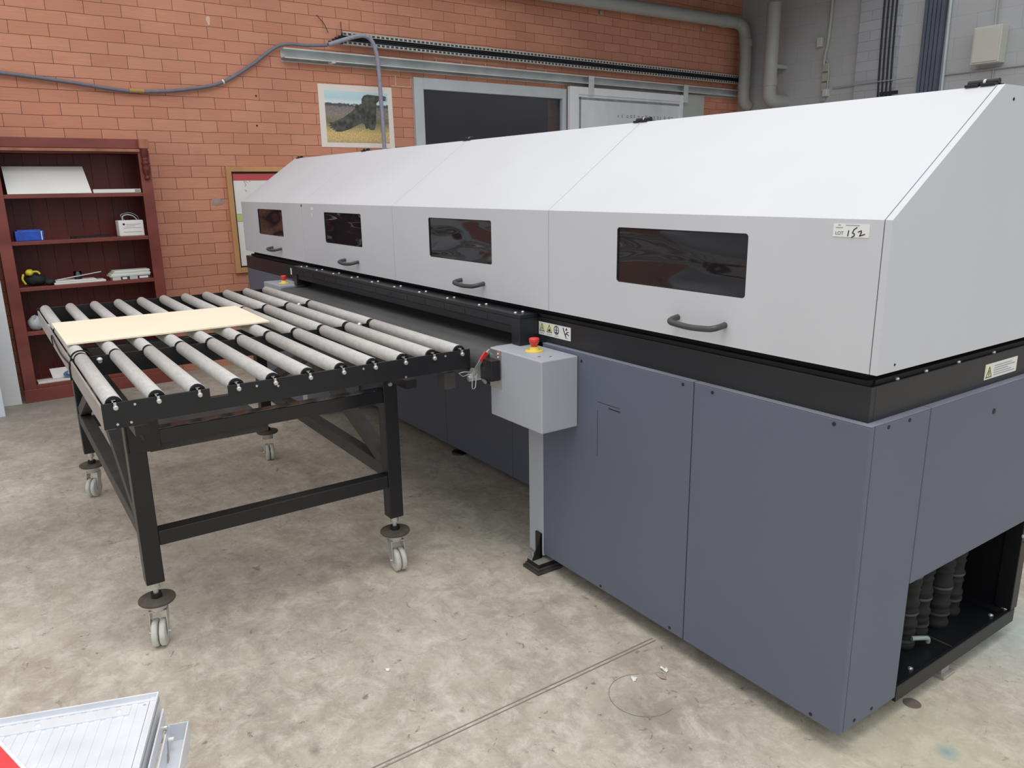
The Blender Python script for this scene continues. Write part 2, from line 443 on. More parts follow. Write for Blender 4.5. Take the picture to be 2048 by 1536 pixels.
def perforated_mat():
    """steel strip with rows of punched slots: slots show the dark inside of the tray"""
    mt = bpy.data.materials.new('perforated_galvanised_steel'); mt.use_nodes = True
    n = mt.node_tree.nodes; l = mt.node_tree.links; b = n['Principled BSDF']
    uv = n.new('ShaderNodeUVMap'); uv.uv_map = 'map'
    br = n.new('ShaderNodeTexBrick'); br.offset = 0.0; br.inputs['Scale'].default_value = 1.0
    br.inputs['Brick Width'].default_value = 0.045; br.inputs['Row Height'].default_value = 0.034
    br.inputs['Mortar Size'].default_value = 0.009; br.inputs['Mortar Smooth'].default_value = 0.1
    br.inputs['Color1'].default_value = lin((52, 56, 60)); br.inputs['Color2'].default_value = lin((60, 62, 64))
    br.inputs['Mortar'].default_value = lin((186, 184, 176))
    l.new(uv.outputs[0], br.inputs['Vector']); l.new(br.outputs['Color'], b.inputs['Base Color'])
    b.inputs['Roughness'].default_value = 0.5
    return mt
M_perf = perforated_mat()

# ------------------------------------------------------------------ the room
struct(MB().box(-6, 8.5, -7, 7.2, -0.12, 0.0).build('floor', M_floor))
# brick wall with the window opening (opening s 1.95..3.72, z 1.35..2.36)
def wall_piece(mb, s0, s1, z0, z1, t=0.23):
    mb.box(-t, 0, s0, s1, z0, z1)
WO = (1.96, 3.72, 1.30, 2.35)
mb = MB()
wall_piece(mb, -5.0, WO[0], 0, 4.3); wall_piece(mb, WO[1], 6.72, 0, 4.3)
wall_piece(mb, WO[0], WO[1], 0, WO[2]); wall_piece(mb, WO[0], WO[1], WO[3], 4.3)
struct(mb.build('wall_back', M_brick, xf=wxf, uv=lambda p: (p[1]+p[0], p[2]+0.012)))
# dim room behind the window
M_dim = mat('dim_grey_room', (104, 110, 118), 0.8, var=0.1, scale=2)
mb = MB(); mb.box(-2.2, -2.15, 1.0, 6.0, 0.6, 3.2); mb.box(-2.2, -0.23, 1.0, 1.05, 0.6, 3.2); mb.box(-2.2, -0.23, 5.95, 6.0, 0.6, 3.2)
mb.box(-2.2, -0.23, 1.0, 6.0, 0.55, 0.6)
struct(mb.build('wall_far_room', M_dim, xf=wxf))
# window frame and pane
wf = struct(bpy.data.objects.new('window_1', None)); C.objects.link(wf)
mb = MB(); z0, z1 = 1.30, 2.405; s0, s1 = 1.915, 3.76
mb.box(-0.03, 0.035, s0, s0+0.10, z0, z1); mb.box(-0.03, 0.035, s1-0.06, s1, z0, z1)
mb.box(-0.03, 0.035, s0+0.1, s1-0.06, z1-0.10, z1); mb.box(-0.03, 0.035, s0+0.1, s1-0.06, z0, z0+0.08)
mb.build('window_frame', M_winframe, wf, xf=wxf, bevel=0.004)
MB().box(-0.012, -0.006, s0+0.1, s1-0.06, z0+0.08, z1-0.10).build('window_pane', M_glass, wf, xf=wxf)

# grey block wall on the right, meeting the brick wall in the corner
VG = 6.655
guv = lambda p: (p[0]+p[1], p[2]+0.03)
struct(MB().box(-6, 6.3, VG, VG+0.2, 0, 4.3).build('wall_right', M_block, uv=guv))
struct(MB().box(3.90, 4.34, VG-0.06, VG, 0, 4.3).build('trim_1', block_mat('grey_pier_block', (174, 177, 182), (166, 169, 174), (146, 149, 153), 0.3, 0.1), uv=guv))
# unseen slab added overhead to darken the far right corner of the walls
struct(MB().box(3.9, 6.1, 2.4, 6.655, 3.75, 3.85).build('shade_slab', mat('shade_slab_grey', (92, 92, 94), 0.9)))
# dirt and repair marks on the brick
# ------------------------------------------------------------------ the big enclosed machine
H0, ZP, ZB0, ZB1, ZL, ZF, ZT = 0.0623, 0.888, 0.880, 0.9754, 1.0109, 1.3543, 1.6514
WD, LEND, LV, FE = 1.1967, 0.0193, 0.4196, 0.018
UE = FE+4*WD+0.02            # far end of the lids
VB = 1.02                    # back of the lids
mach = thing('flatbed_printing_machine', 'long grey enclosed production machine with four lidded windows and slate grey base panels', 'machine', (0, 0, 0))
# base panels
T = 0.018
def base_panel(name, u0, u1, v0, v1, z0=H0, z1=ZP, m_=None, bevel=0.003):
    return MB().box(u0, u1, v0, v1, z0, z1).build(name, m_ or M_base, mach, bevel=bevel)
g = 0.0015
fp1 = base_panel('front_panel', 0.0, 0.536-g, 0.0, T)
fp2 = base_panel('front_panel', 0.536+g, 1.253, 0.0, T)
ep1 = base_panel('end_panel', 0.0, T, T+0.001, 0.264-g)
ep2 = base_panel('end_panel', 0.0, T, 0.264+g, 1.0, z0=0.405)
base_panel('front_panel', 3.87, 4.83, 0.0, T)
# folded top lips behind the band, seen as a light line above the panels
for pn, bx in ((fp1, (0.0, 0.534, 0.0, 0.021)), (fp2, (0.538, 1.253, 0.0, 0.021)), (ep1, (0.0, 0.021, 0.0212, 0.262)), (ep2, (0.0, 0.021, 0.266, 1.0))):
    MB().box(bx[0], bx[1], bx[2], bx[3], ZP+0.0003, ZP+0.002).build('panel_lip', M_lip, pn)
# screws
def screw(par, pos, n, r=0.005):
    a = Vector(pos); nn = Vector(n)
    MB().cyl(a, a+nn*0.0012, r, n=10).build('screw', M_ink, par)
for x, z in ((0.467, 0.873), (0.093, 0.875), (0.083, 0.076)): screw(fp1, (x, 0, z), (0, -1, 0))
for x, z in ((0.577, 0.874), (1.034, 0.862), (0.591, 0.076), (0.921, 0.074)): screw(fp2, (x, 0, z), (0, -1, 0))
for y, z in ((0.075, 0.876), (0.166, 0.876), (0.066, 0.08), (0.145, 0.08)): screw(ep1, (0, y, z), (-1, 0, 0))
screw(ep2, (0, 0.606, 0.819), (-1, 0, 0), 0.008)
MB().box(0.84, 0.895, -0.001, 0.0, 0.7265, 0.7295).build('slot', M_ink, fp2)
mb = MB(); mb.box(0.948, 0.9495, -0.0006, 0, 0.55, 0.71); mb.box(0.84, 0.949, -0.0006, 0, 0.7385, 0.74)
mb.build('hatch_seam', M_seam, fp2)
# inner body (dark), leaving the open bay at the near end
mb = MB()
mb.box(0.02, 1.33, 0.02, 0.262, 0.09, 0.885)          # right front cabinet
mb.box(0.42, 1.33, 0.262, 1.0, 0.09, 0.885)
mb.box(0.02, 0.42, 0.262, 1.0, 0.41, 0.885)
mb.build('cabinet_core', M_dark, mach)
rear = MB(); rear.box(1.33, 3.88, 0.385, 1.0, 0.09, 0.80)
rear.box(3.88, 4.82, 0.02, 1.0, 0.09, 0.885)
rear.build('rear_core', M_dark, mach)
# recessed slate panels under the conveyor
for a, b in ((1.345, 1.985), (1.988, 2.62), (2.623, 3.25), (3.253, 3.865)):
    base_panel('recessed_panel', a, b, 0.365, 0.383, z1=0.80)
# light grey post beside the recess
MB().box(1.254, 1.345, 0.0, 0.36, H0-0.01, 0.86).build('post', M_box, mach, bevel=0.003)
MB().box(3.78, 3.868, 0.0, 0.36, H0-0.01, 0.86).build('post', M_box, mach, bevel=0.003)
# open bay at the near end: frame, tray, hoses
mb = MB()
mb.box(0.0121, 0.42, 0.266, 0.96, 0.045, 0.075)
mb.box(0.0, 0.012, 0.266, 0.96, 0.045, 0.092)
mb.build('bay_tray', M_black, mach, bevel=0.002)
mb = MB(); mb.box(0.0, 0.05, 0.93, 0.972, 0.0925, 0.4045); mb.box(0.05, 0.42, 0.94, 0.96, 0.075, 0.41)
mb.build('bay_post', M_frame, mach, bevel=0.002)
MB().box(0.012, 0.30, 0.60, 0.604, 0.0752, 0.080).build('tray_divider', M_dusty, mach)
for y, z in ((0.40, 0.0755), (0.88, 0.0755)):
    MB().lathe((0.035, y, z), [(0.008, 0), (0.008, 0.004), (0.004, 0.007)], 12).build('bolt', M_zinc, mach)
for y, z in ((0.925, 0.355), (0.95, 0.33)):
    MB().lathe((-0.0005, y, z), [(0.006, 0), (0.006, -0.003)], 12, (1, 0, 0)).build('bolt', M_zinc, mach)
for k, y in enumerate((0.50, 0.598, 0.696, 0.794)):
    mb = MB(); prof = []; z = 0.0
    rnd = random.Random(k)
    while z < 0.335:
        prof += [(0.034, z), (0.038, z+0.008), (0.038, z+0.016), (0.033, z+0.022), (0.034, z+0.05), (0.037, z+0.054), (0.033, z+0.06)]
        z += 0.068
    mb.lathe((0.12+0.012*(k % 2), y, 0.0755), prof, 20)
    hs = mb.build('hose', M_rubber, mach)
    for zz in (0.10, 0.19, 0.31):
        MB().lathe((0.12+0.012*(k % 2), y, zz+0.01*k), [(0.0385, 0), (0.0385, 0.007)], 20).build('hose_clamp', M_handle, hs)
MB().tube([(0.085, 0.49, 0.115), (0.072, 0.52, 0.112), (0.065, 0.545, 0.105), (0.066, 0.55, 0.09)], 0.007).build('drain_tap', mat('pale_green_plastic', (150, 168, 158), 0.5), mach)
# skid frame and feet
mb = MB(); mb.box(0.03, 1.33, 0.13, 0.19, 0.05, 0.088); mb.box(0.03, 4.8, 0.90, 0.96, 0.05, 0.088)
mb.box(1.36, 3.86, 0.40, 0.46, 0.05, 0.088); mb.box(3.9, 4.8, 0.04, 0.10, 0.05, 0.088)
mb.build('base_frame', M_black, mach)
for x, y in ((0.20, 0.16), (4.7, 0.07), (2.6, 0.43), (0.12, 0.90), (2.6, 0.93), (4.7, 0.93), (0.28, 0.50)):
    MB().lathe((x, y, 0.0), [(0.045, 0), (0.045, 0.01), (0.02, 0.016), (0.012, 0.018), (0.012, 0.052)], 18).build('foot', M_frame, mach)
MB().box(0.0, 0.07, 0.535, 0.60, 0.0, 0.010).box(0.013, 0.06, 0.545, 0.59, 0.010, 0.045).build('foot', M_steelgrey, mach, bevel=0.001)
# corner foot at the light grey post: stacked pads with an angled bracket
ft = MB().box(1.215, 1.315, -0.055, 0.06, 0.0, 0.012).box(1.222, 1.31, -0.048, 0.055, 0.012, 0.022).build('foot', M_dusty, mach, bevel=0.002)
MB().box(1.228, 1.305, -0.042, 0.05, 0.022, 0.037).build('rubber_pad', M_rubber, ft, bevel=0.003)
MB().box(1.228, 1.305, -0.042, 0.05, 0.037, 0.041).build('foot_plate', M_steelgrey, ft, bevel=0.001)
MB().prism([(1.262, -0.003, 0.042), (1.262, -0.045, 0.042), (1.262, -0.03, 0.075), (1.262, -0.003, 0.145)], (0.006, 0, 0)).box(1.262, 1.295, -0.008, -0.001, 0.042, 0.145).build('gusset', M_black, ft)
MB().cyl((1.285, -0.025, 0.041), (1.285, -0.025, 0.066), 0.004, n=10).build('bolt', M_zinc, ft)

# charcoal band round the body
bi = 0.0206
mb = MB()
mb.box(bi, 1.31, bi, bi+0.02, ZB0, ZB1)
mb.build('front_band', M_band, mach, bevel=0.0015)
MB().box(3.64, UE+0.01, bi-0.02, bi, ZB0, ZB1).build('front_band', M_band, mach, bevel=0.0015)
band = MB().box(bi, bi+0.02, bi+0.02, 1.0, ZB0, ZB1).build('end_band', M_band, mach, bevel=0.0015)
MB().box(UE-0.01, UE+0.01, bi+0.001, 1.0, ZB0, ZB1).build('end_band', M_band, mach, bevel=0.0015)
mb = MB()
mb.box(bi+0.001, UE, bi+0.001, 0.99, ZB1-0.003, ZB1+0.0005)
mb.build('band_top', M_frame, mach)
mb = MB(); mb.box(0.055, UE-0.03, 0.05, 0.97, ZB1, ZL+0.01)
mb.build('plinth', M_dark, mach)
mb = MB(); mb.box(0.035, UE-0.02, 0.03, 0.05, ZB1, ZB1+0.012); mb.box(0.03, 0.05, 0.0505, 0.97, ZB1, ZB1+0.0115)
mb.build('seal_strip', M_rubber, mach)
for y in (0.14, 0.27, 0.43, 0.62):
    MB().lathe((bi+0.008, y, ZB1+0.0004), [(0.006, 0), (0.006, 0.004), (0.003, 0.006)], 12).build('bolt', M_zinc, band)

# lids: front face with a window opening, sloping roof sheet
def lid(k, u0, u1, wl, wr, wb_=1.1448, wt=1.3106):
    t = 0.014; a, b = u0+0.0012, u1-0.0012
    mb = MB()
    mb.box(a, u0+wl, 0, t, ZL, ZF); mb.box(u0+wr, b, 0, t, ZL, ZF)
    mb.box(u0+wl, u0+wr, 0, t, ZL, wb_); mb.box(u0+wl, u0+wr, 0, t, wt, ZF)
    mb.prism([(a, 0, ZF), (a, LV, ZT), (a, LV+0.03, ZT), (a, LV+0.03, ZT-t), (a, LV, ZT-t*1.2), (a, t, ZF-0.008), (a, t, ZF-0.002)], (b-a, 0, 0))
    L = mb.build('lid', M_lid, mach)
    # smoked window, set back behind a rounded rubber edge
    MB().box(u0+wl-0.01, u0+wr+0.01, 0.005, 0.009, wb_-0.01, wt+0.01).build('lid_window', M_window, L)
    r = 0.010; mbg = MB()
    for cx, cz, sx, sz in ((u0+wl, wb_, 1, 1), (u0+wr, wb_, -1, 1), (u0+wl, wt, 1, -1), (u0+wr, wt, -1, -1)):
        pts = [(cx, 0.0003, cz)]
        for j in range(7):
            th = PI/2*j/6
            pts.append((cx+sx*(r-r*math.sin(th)), 0.0003, cz+sz*(r-r*math.cos(th))))
        mbg.prism(pts, (0, 0.004, 0))
    mbg.build('window_corner', M_lid, L)
    e_ = 0.0022
    mbe = MB()
    mbe.box(u0+wl, u0+wr, 0.001, 0.006, wb_, wb_+e_); mbe.box(u0+wl, u0+wr, 0.001, 0.006, wt-e_, wt)
    mbe.box(u0+wl, u0+wl+e_, 0.001, 0.006, wb_, wt); mbe.box(u0+wr-e_, u0+wr, 0.001, 0.006, wb_, wt)
    mbe.build('window_seal', M_seam, L)
    # bow handle
    c0 = u0+0.503; hw = 0.085; z = 1.055
    pts = [(c0-hw, 0.0, z+0.012), (c0-hw, -0.022, z+0.009), (c0-hw+0.006, -0.038, z+0.006), (c0-hw+0.024, -0.044, z+0.003), (c0, -0.046, z), (c0+hw-0.024, -0.044, z+0.003), (c0+hw-0.006, -0.038, z+0.006), (c0+hw, -0.022, z+0.009), (c0+hw, 0.0, z+0.012)]
    MB().tube(pts, 0.0085, 12).build('lid_handle', M_handle, L)
    return L
for k in range(4):
    lid(k, FE+k*WD, FE+(k+1)*WD, 0.3584 if k else 0.3584, 0.8514)
# near end cheek, light strip in front of it, far end cheek
def cheek(u0, u1):
    pr_ = [(u0, 0.0, ZL), (u0, 0.0, ZF), (u0, LV, ZT), (u0, 0.60, ZT), (u0, VB, ZF), (u0, VB, ZL)]
    return MB().prism(pr_, (u1-u0, 0, 0)).build('lid_end', M_lid, mach)
ck = cheek(0.0, 0.0165)
screw(ck, (0, 0.07, 1.027), (-1, 0, 0), 0.003); screw(ck, (0, 0.47, 1.62), (-1, 0, 0), 0.004)
cheek(UE-0.018, UE)
# back half of the cover
mb = MB()
mb.prism([(0.0165, LV+0.033, ZT), (0.0165, 0.60, ZT), (0.0165, VB, ZF), (0.0165, VB, ZL), (0.0165, VB-0.015, ZL), (0.0165, VB-0.015, ZF-0.01), (0.0165, 0.59, ZT-0.014), (0.0165, LV+0.033, ZT-0.014)], (UE-0.035, 0, 0))
mb.build('rear_cover', M_lid, mach)
# hinges on the ridge
for k, x in enumerate((0.055, FE+WD, FE+2*WD, FE+3*WD, UE-0.07)):
    mb = MB(); mb.box(x-0.034, x+0.0, LV-0.006, LV+0.04, ZT, ZT+0.006); mb.box(x+0.004, x+0.036, LV-0.006, LV+0.04, ZT, ZT+0.006)
    mb.cyl((x-0.034, LV+0.016, ZT+0.009), (x+0.036, LV+0.016, ZT+0.009), 0.008, n=12)
    hg = mb.build('hinge', M_black, mach, bevel=0.001)
    MB().cyl((x-0.006, LV+0.016, ZT+0.009), (x+0.0, LV+0.016, ZT+0.009), 0.0086, n=12).build('hinge_pin', M_zinc, hg)

# beam over the conveyor mouth
ch0, ch1 = 1.305, 3.66
mb = MB()
mb.box(ch0, ch1, -0.062, bi, 0.975, 0.990)
mb.box(ch0, ch1, -0.062, -0.052, 0.945, 0.975)
mb.box(ch0, ch1, -0.056, -0.046, 0.915, 0.945)
mb.box(ch0-0.002, ch0+0.05, -0.064, bi, 0.879, 0.9748); mb.box(ch1-0.05, ch1+0.002, -0.064, bi, 0.879, 0.9748)
beam = mb.build('infeed_beam', M_band, mach, bevel=0.002)
x = ch0+0.05
k = 0
while x < ch1-0.05:
    for y in (-0.045, -0.012):
        MB().lathe((x, y, 0.990), [(0.0065, 0), (0.0065, 0.003), (0.003, 0.005)], 12).build('bolt', M_zinc, beam)
    x += 0.245
for k in range(14):
    x = 1.35+k*0.165
    MB().box(x, x+0.002, -0.0628, -0.0615, 0.948, 0.972).build('joint', M_dark, beam)
# dark mouth behind the beam and the belt
MB().box(1.27, 3.72, 0.02, 0.38, 0.80, 0.93).build('infeed_mouth', M_dark, mach)
bc, br_, bz = -0.118, 0.068, 0.797
pts = [(0.02, bz+br_)]
for j in range(13):
    t = PI/2+PI*j/12; pts.append((bc+br_*math.cos(t), bz+br_*math.sin(t)))
pts.append((0.30, bz-br_)); pts.append((0.30, bz+br_))
mb = MB(); n = len(pts)
ua, ub = 1.385, 3.70
mb.add([(ua, y, z) for y, z in pts]+[(ub, y, z) for y, z in pts], [(i, (i+1) % n, n+(i+1) % n, n+i) for i in range(n)], True)
mb.add([(ua, y, z) for y, z in pts], [tuple(range(n))]); mb.add([(ub, y, z) for y, z in pts], [tuple(range(n))])
belt = mb.build('conveyor_belt', M_belt, mach)
# pale guard rim at the near end of the belt
prr = []
for rr, sgn in ((0.078, 1), (0.069, -1)):
    arc = [(bc+rr*math.cos(PI/2+PI*j/12), bz+rr*math.sin(PI/2+PI*j/12)) for j in range(10)]
    prr.append(arc)
poly = [(1.366, y, z) for y, z in [(0.0, bz+0.078)]+prr[0]]+[(1.366, y, z) for y, z in prr[1][::-1]+[(0.0, bz+0.069)]]
MB().prism(poly, (0.009, 0, 0)).build('belt_guard', M_pipe, belt)
MB().prism([(1.3625, bc+0.062*math.cos(2*PI*j/20), bz+0.062*math.sin(2*PI*j/20)) for j in range(20)], (0.02, 0, 0)).build('drum_end', M_black, belt)

# control boxes with emergency stops
def control_box(u0, u1, v0, z0_, z1_):
    mb = MB(); mb.box(u0, u1, v0, -0.0015, z0_, z1_)
    cb = mb.build('control_box', M_box, mach, bevel=0.004)
    return cb
cb = control_box(1.051, 1.360, -0.156, 0.628, 0.878)
MB().box(1.285, 1.361, -0.1568, -0.1555, 0.735, 0.874).box(1.3598, 1.3612, -0.156, -0.05, 0.735, 0.874).build('cover_plate', M_zinc, cb)
for z in (0.850, 0.862): MB().lathe((1.306, -0.1568, z), [(0.003, 0), (0.003, -0.002)], 10, (0, 1, 0)).build('screw', M_white, cb)
def estop(par, x, y, z):
    es = MB().lathe((x, y, z), [(0.032, 0), (0.032, 0.003), (0.030, 0.004), (0.017, 0.005), (0.016, 0.016)], 24).build('emergency_stop', M_yellow, par)
    MB().lathe((x, y, z+0.016), [(0.010, 0), (0.011, 0.006), (0.0145, 0.010), (0.0175, 0.016), (0.0185, 0.026), (0.0165, 0.030), (0.008, 0.032)], 20).build('red_button', M_red, es)
    return es
estop(mach, 1.205, -0.072, 0.878)
mb = MB(); mb.box(1.118, 1.124, -0.118, -0.108, 0.878, 0.8784); mb.box(1.095, 1.101, -0.088, -0.078, 0.878, 0.8784)
mb.build('button_label', M_ink, cb)
cb2 = control_box(3.66, 3.96, -0.155, 0.628, 0.878)
estop(mach, 3.78, -0.085, 0.878)
# black bracket and toggle latch between conveyor and box
mb = MB(); mb.box(1.292, 1.365, -0.196, -0.158, 0.768, 0.842)
lb = mb.build('latch_bracket', M_black, mach, bevel=0.002)
sh = lambda p: (p[0]-0.022, p[1]+0.004, p[2])
mb = MB(); mb.box(1.385, 1.40, -0.20, -0.165, 0.800, 0.812); mb.box(1.385, 1.40, -0.212, -0.20, 0.775, 0.812)
mb.cyl((1.40, -0.206, 0.80), (1.385, -0.23, 0.792), 0.004, n=10)
mb.build('latch_arm', M_zinc, lb, xf=sh)
mb = MB(); mb.box(1.388, 1.402, -0.246, -0.196, 0.762, 0.790); mb.cyl((1.392, -0.25, 0.775), (1.392, -0.20, 0.775), 0.008, n=12)
mb.cyl((1.395, -0.232, 0.80), (1.395, -0.19, 0.784), 0.010, n=12)
tl = mb.build('toggle_latch', M_zinc, mach, bevel=0.001, xf=sh)
mb = MB(); mb.bar((1.39, -0.238, 0.775), (1.37, -0.205, 0.838), 0.014, 0.004, (0, 1, 0))
lv = mb.build('latch_lever', M_zinc, mach, xf=sh)
MB().bar((1.3705, -0.206, 0.836), (1.362, -0.188, 0.866), 0.016, 0.007, (0, 1, 0)).build('lever_grip', M_red, lv, xf=sh)
mb = MB(); mb.tube([(1.385, -0.235, 0.79), (1.375, -0.243, 0.745), (1.375, -0.2425, 0.738), (1.378, -0.233, 0.736), (1.38, -0.2265, 0.74), (1.385, -0.217, 0.787)], 0.0018, 8, False)
mb.build('wire_loop', M_zinc, tl, xf=sh)
mb = MB(); mb.tube([(1.395, -0.245, 0.787), (1.395, -0.268, 0.783), (1.395, -0.285, 0.797), (1.395, -0.262, 0.799), (1.395, -0.240, 0.795)], 0.0018, 8, False)
mb.build('wire_loop', M_zinc, tl, xf=sh)

# warning strip on the band: four pictograms
st = MB().box(1.117, 1.3, bi-0.0012, bi-0.0002, 0.914, 0.961).build('warning_label', M_white, mach)
sx = lambda t: 1.3-t*0.183
def ribbon(mb, pts, w_, plane, depth=0.0005):
    """flat stroke through 2D pts, mapped by plane(x, y) to (u,v,z)"""
    for (x0, y0), (x1, y1) in zip(pts[:-1], pts[1:]):
        d = Vector((x1-x0, y1-y0)); L_ = d.length
        if L_ < 1e-7: continue
        d /= L_; nx, ny = -d.y*w_/2, d.x*w_/2; ex, ey = d.x*w_*0.35, d.y*w_*0.35
        q = [(x0+nx-ex, y0+ny-ey), (x1+nx+ex, y1+ny+ey), (x1-nx+ex, y1-ny+ey), (x0-nx-ex, y0-ny-ey)]
        a = [plane(x, y, 0) for x, y in q]; b = [plane(x, y, depth) for x, y in q]
        mb.add(a+b, [(0, 1, 2, 3), (7, 6, 5, 4), (0, 4, 5, 1), (1, 5, 6, 2), (2, 6, 7, 3), (3, 7, 4, 0)])
    return mb
pl = lambda x, y, d: (1.3-x, bi-0.0013-d, 0.914+y)
MB().prism([pl(0.002, 0.012, 0), pl(0.083, 0.012, 0), pl(0.083, 0.045, 0), pl(0.002, 0.045, 0)], (0, -0.0002, 0)).build('yellow_patch', M_yellowpale, st)
pl2 = lambda x, y, d: (1.3-x, bi-0.0016-d, 0.914+y)
mb = MB(); ribbon(mb, [(0.007, 0.015), (0.02, 0.041), (0.033, 0.015), (0.007, 0.015)], 0.0022, pl2)
ribbon(mb, [(0.02, 0.020), (0.02, 0.027)], 0.004, pl2); mb.build('hazard_triangle', M_green_ink, st)
mb = MB(); ribbon(mb, [(0.049, 0.015), (0.063, 0.041), (0.077, 0.015), (0.049, 0.015)], 0.0022, pl2)
ribbon(mb, [(0.058, 0.020), (0.068, 0.020), (0.064, 0.026), (0.058, 0.020)], 0.004, pl2); mb.build('hazard_triangle', M_green_ink, st)
mb = MB(); ribbon(mb, [(0.104+0.013*math.cos(2*PI*j/20), 0.028+0.0145*math.sin(2*PI*j/20)) for j in range(21)], 0.0028, pl2)
ribbon(mb, [(0.104, 0.018), (0.104, 0.038)], 0.004, pl2); ribbon(mb, [(0.096, 0.028), (0.112, 0.028)], 0.002, pl2); ribbon(mb, [(0.098, 0.019), (0.110, 0.019)], 0.003, pl2)
mb.build('blue_pictogram', M_blue_ink, st)
mb = MB(); ribbon(mb, [(0.142, 0.041), (0.148, 0.028), (0.158, 0.010)], 0.004, pl2)
ribbon(mb, [(0.159, 0.036), (0.161, 0.040)], 0.006, pl2); ribbon(mb, [(0.155, 0.019), (0.163, 0.028), (0.172, 0.030)], 0.003, pl2)
ribbon(mb, [(0.160, 0.023), (0.168, 0.021), (0.173, 0.018)], 0.003, pl2); mb.build('figure_pictogram', M_ink, st)
mb = MB()
for a, b in ((0.01, 0.032), (0.05, 0.078), (0.092, 0.116), (0.155, 0.17)): ribbon(mb, [(a, 0.007), (b, 0.007)], 0.0014, pl2)
mb.build('fine_print', M_grey_ink, st)
# warning label on the near end of the band
st2 = MB().box(bi-0.0012, bi-0.0002, 0.567, 0.752, 0.908, 0.951).build('warning_label', M_white, mach)
pe = lambda x, y, d: (bi-0.0014-d, 0.567+x, 0.908+y)
MB().prism([pe(0.003, 0.003, 0), pe(0.04, 0.003, 0), pe(0.04, 0.040, 0), pe(0.003, 0.040, 0)], (-0.0002, 0, 0)).build('yellow_patch', M_yellowpale, st2)
pe2 = lambda x, y, d: (bi-0.0017-d, 0.567+x, 0.908+y)
mb = MB(); ribbon(mb, [(0.007, 0.006), (0.022, 0.034), (0.037, 0.006), (0.007, 0.006)], 0.0024, pe2); ribbon(mb, [(0.022, 0.011), (0.022, 0.023)], 0.004, pe2)
mb.build('hazard_triangle', M_green_ink, st2)
mb = MB()
for k in range(5): ribbon(mb, [(0.05, 0.008+k*0.0065), (0.17-0.02*((k*7) % 3), 0.008+k*0.0065)], 0.0017, pe2)
mb.build('fine_print', M_grey_ink, st2)
# small sticker at the far end of the mouth
MB().box(3.872, 3.893, -0.0008, 0.0, 0.915, 0.955).build('small_label', M_white, mach)
# small square mark on the joint of the two farthest lids
MB().box(3.60, 3.615, -0.001, 0.0, 1.335, 1.347).build('lid_stop', M_ink, mach)
mb = MB(); mb.box(3.42, 3.452, -0.0008, 0.0, 1.318, 1.334); mb.box(3.44, 3.45, -0.0008, 0.0, 1.285, 1.30)
mb.build('tape_scrap', M_white, mach)

# lot sticker on the nearest lid
ls = MB().box(0.0505, 0.139, -0.0012, -0.0002, 1.3145, 1.3435).build('lot_sticker', M_white, mach)
tagm = lambda x, y: frame((0.139-x, -0.0014, 1.3145+y), (-1, 0, 0), (0, 0, 1))
text_obj('lot_word', 'LOT', 0.0108, tagm(0.0062, 0.0045), M_ink, ls, 0.0001)
plc = lambda x, y, d: (0.139-x, -0.0014-d, 1.3145+y)
mb = MB()
ribbon(mb, [(0.0395, 0.0145), (0.0375, 0.0025)], 0.0021, plc)
ribbon(mb, [(0.0585, 0.0215), (0.0515, 0.0165), (0.0487, 0.0095), (0.0535, 0.0075), (0.0535, 0.0035), (0.0475, -0.0003)], 0.0021, plc)
ribbon(mb, [(0.0625, 0.0120), (0.0695, 0.0150), (0.0700, 0.0105), (0.0665, 0.0035), (0.0785, 0.0075)], 0.0021, plc)
mb.build('handwritten_number', M_ink, ls)
mb = MB(); ribbon(mb, [(0.031, 0.0262), (0.064, 0.0262)], 0.0013, plc); ribbon(mb, [(0.013, 0.0262), (0.018, 0.0262)], 0.0016, plc); ribbon(mb, [(0.007, 0.0205), (0.024, 0.0205)], 0.0013, plc)
mb.build('fine_print', M_grey_ink, ls)
# print marks of the lot sticker keep to its face; the fold line of the lid roof carries no marks

# ------------------------------------------------------------------ roller table
TX, TY, SP, LT = 1.402, -1.3715, 0.1117, 2.2151
LS = LT/3
RZ, RR = 0.866, 0.0235
tab = thing('roller_table', 'black steel roller table on four casters standing in front of the machine', 'table', (2.3, -0.85, 0))
V0, V1 = TY-0.034, TY+10*SP+0.036
# near rail plate with the raised and lowered edge
mb = MB()
zt = 0.874
nv0, nv1 = -1.118, -1.066
mb.prism([(TX-0.008, V0, 0.800), (TX-0.008, V0+0.11, 0.800), (TX-0.008, V0+0.14, 0.806), (TX-0.008, V1, 0.806), (TX-0.008, V1, zt), (TX-0.008, nv1, zt), (TX-0.008, nv1, 0.846), (TX-0.008, nv0, 0.846), (TX-0.008, nv0, zt), (TX-0.008, V0, zt)], (0.006, 0, 0))
mb.box(TX-0.002, TX+0.02, V0+0.15, V1, 0.806, 0.809)
mb.build('near_rail', M_frame, tab, bevel=0.0012)
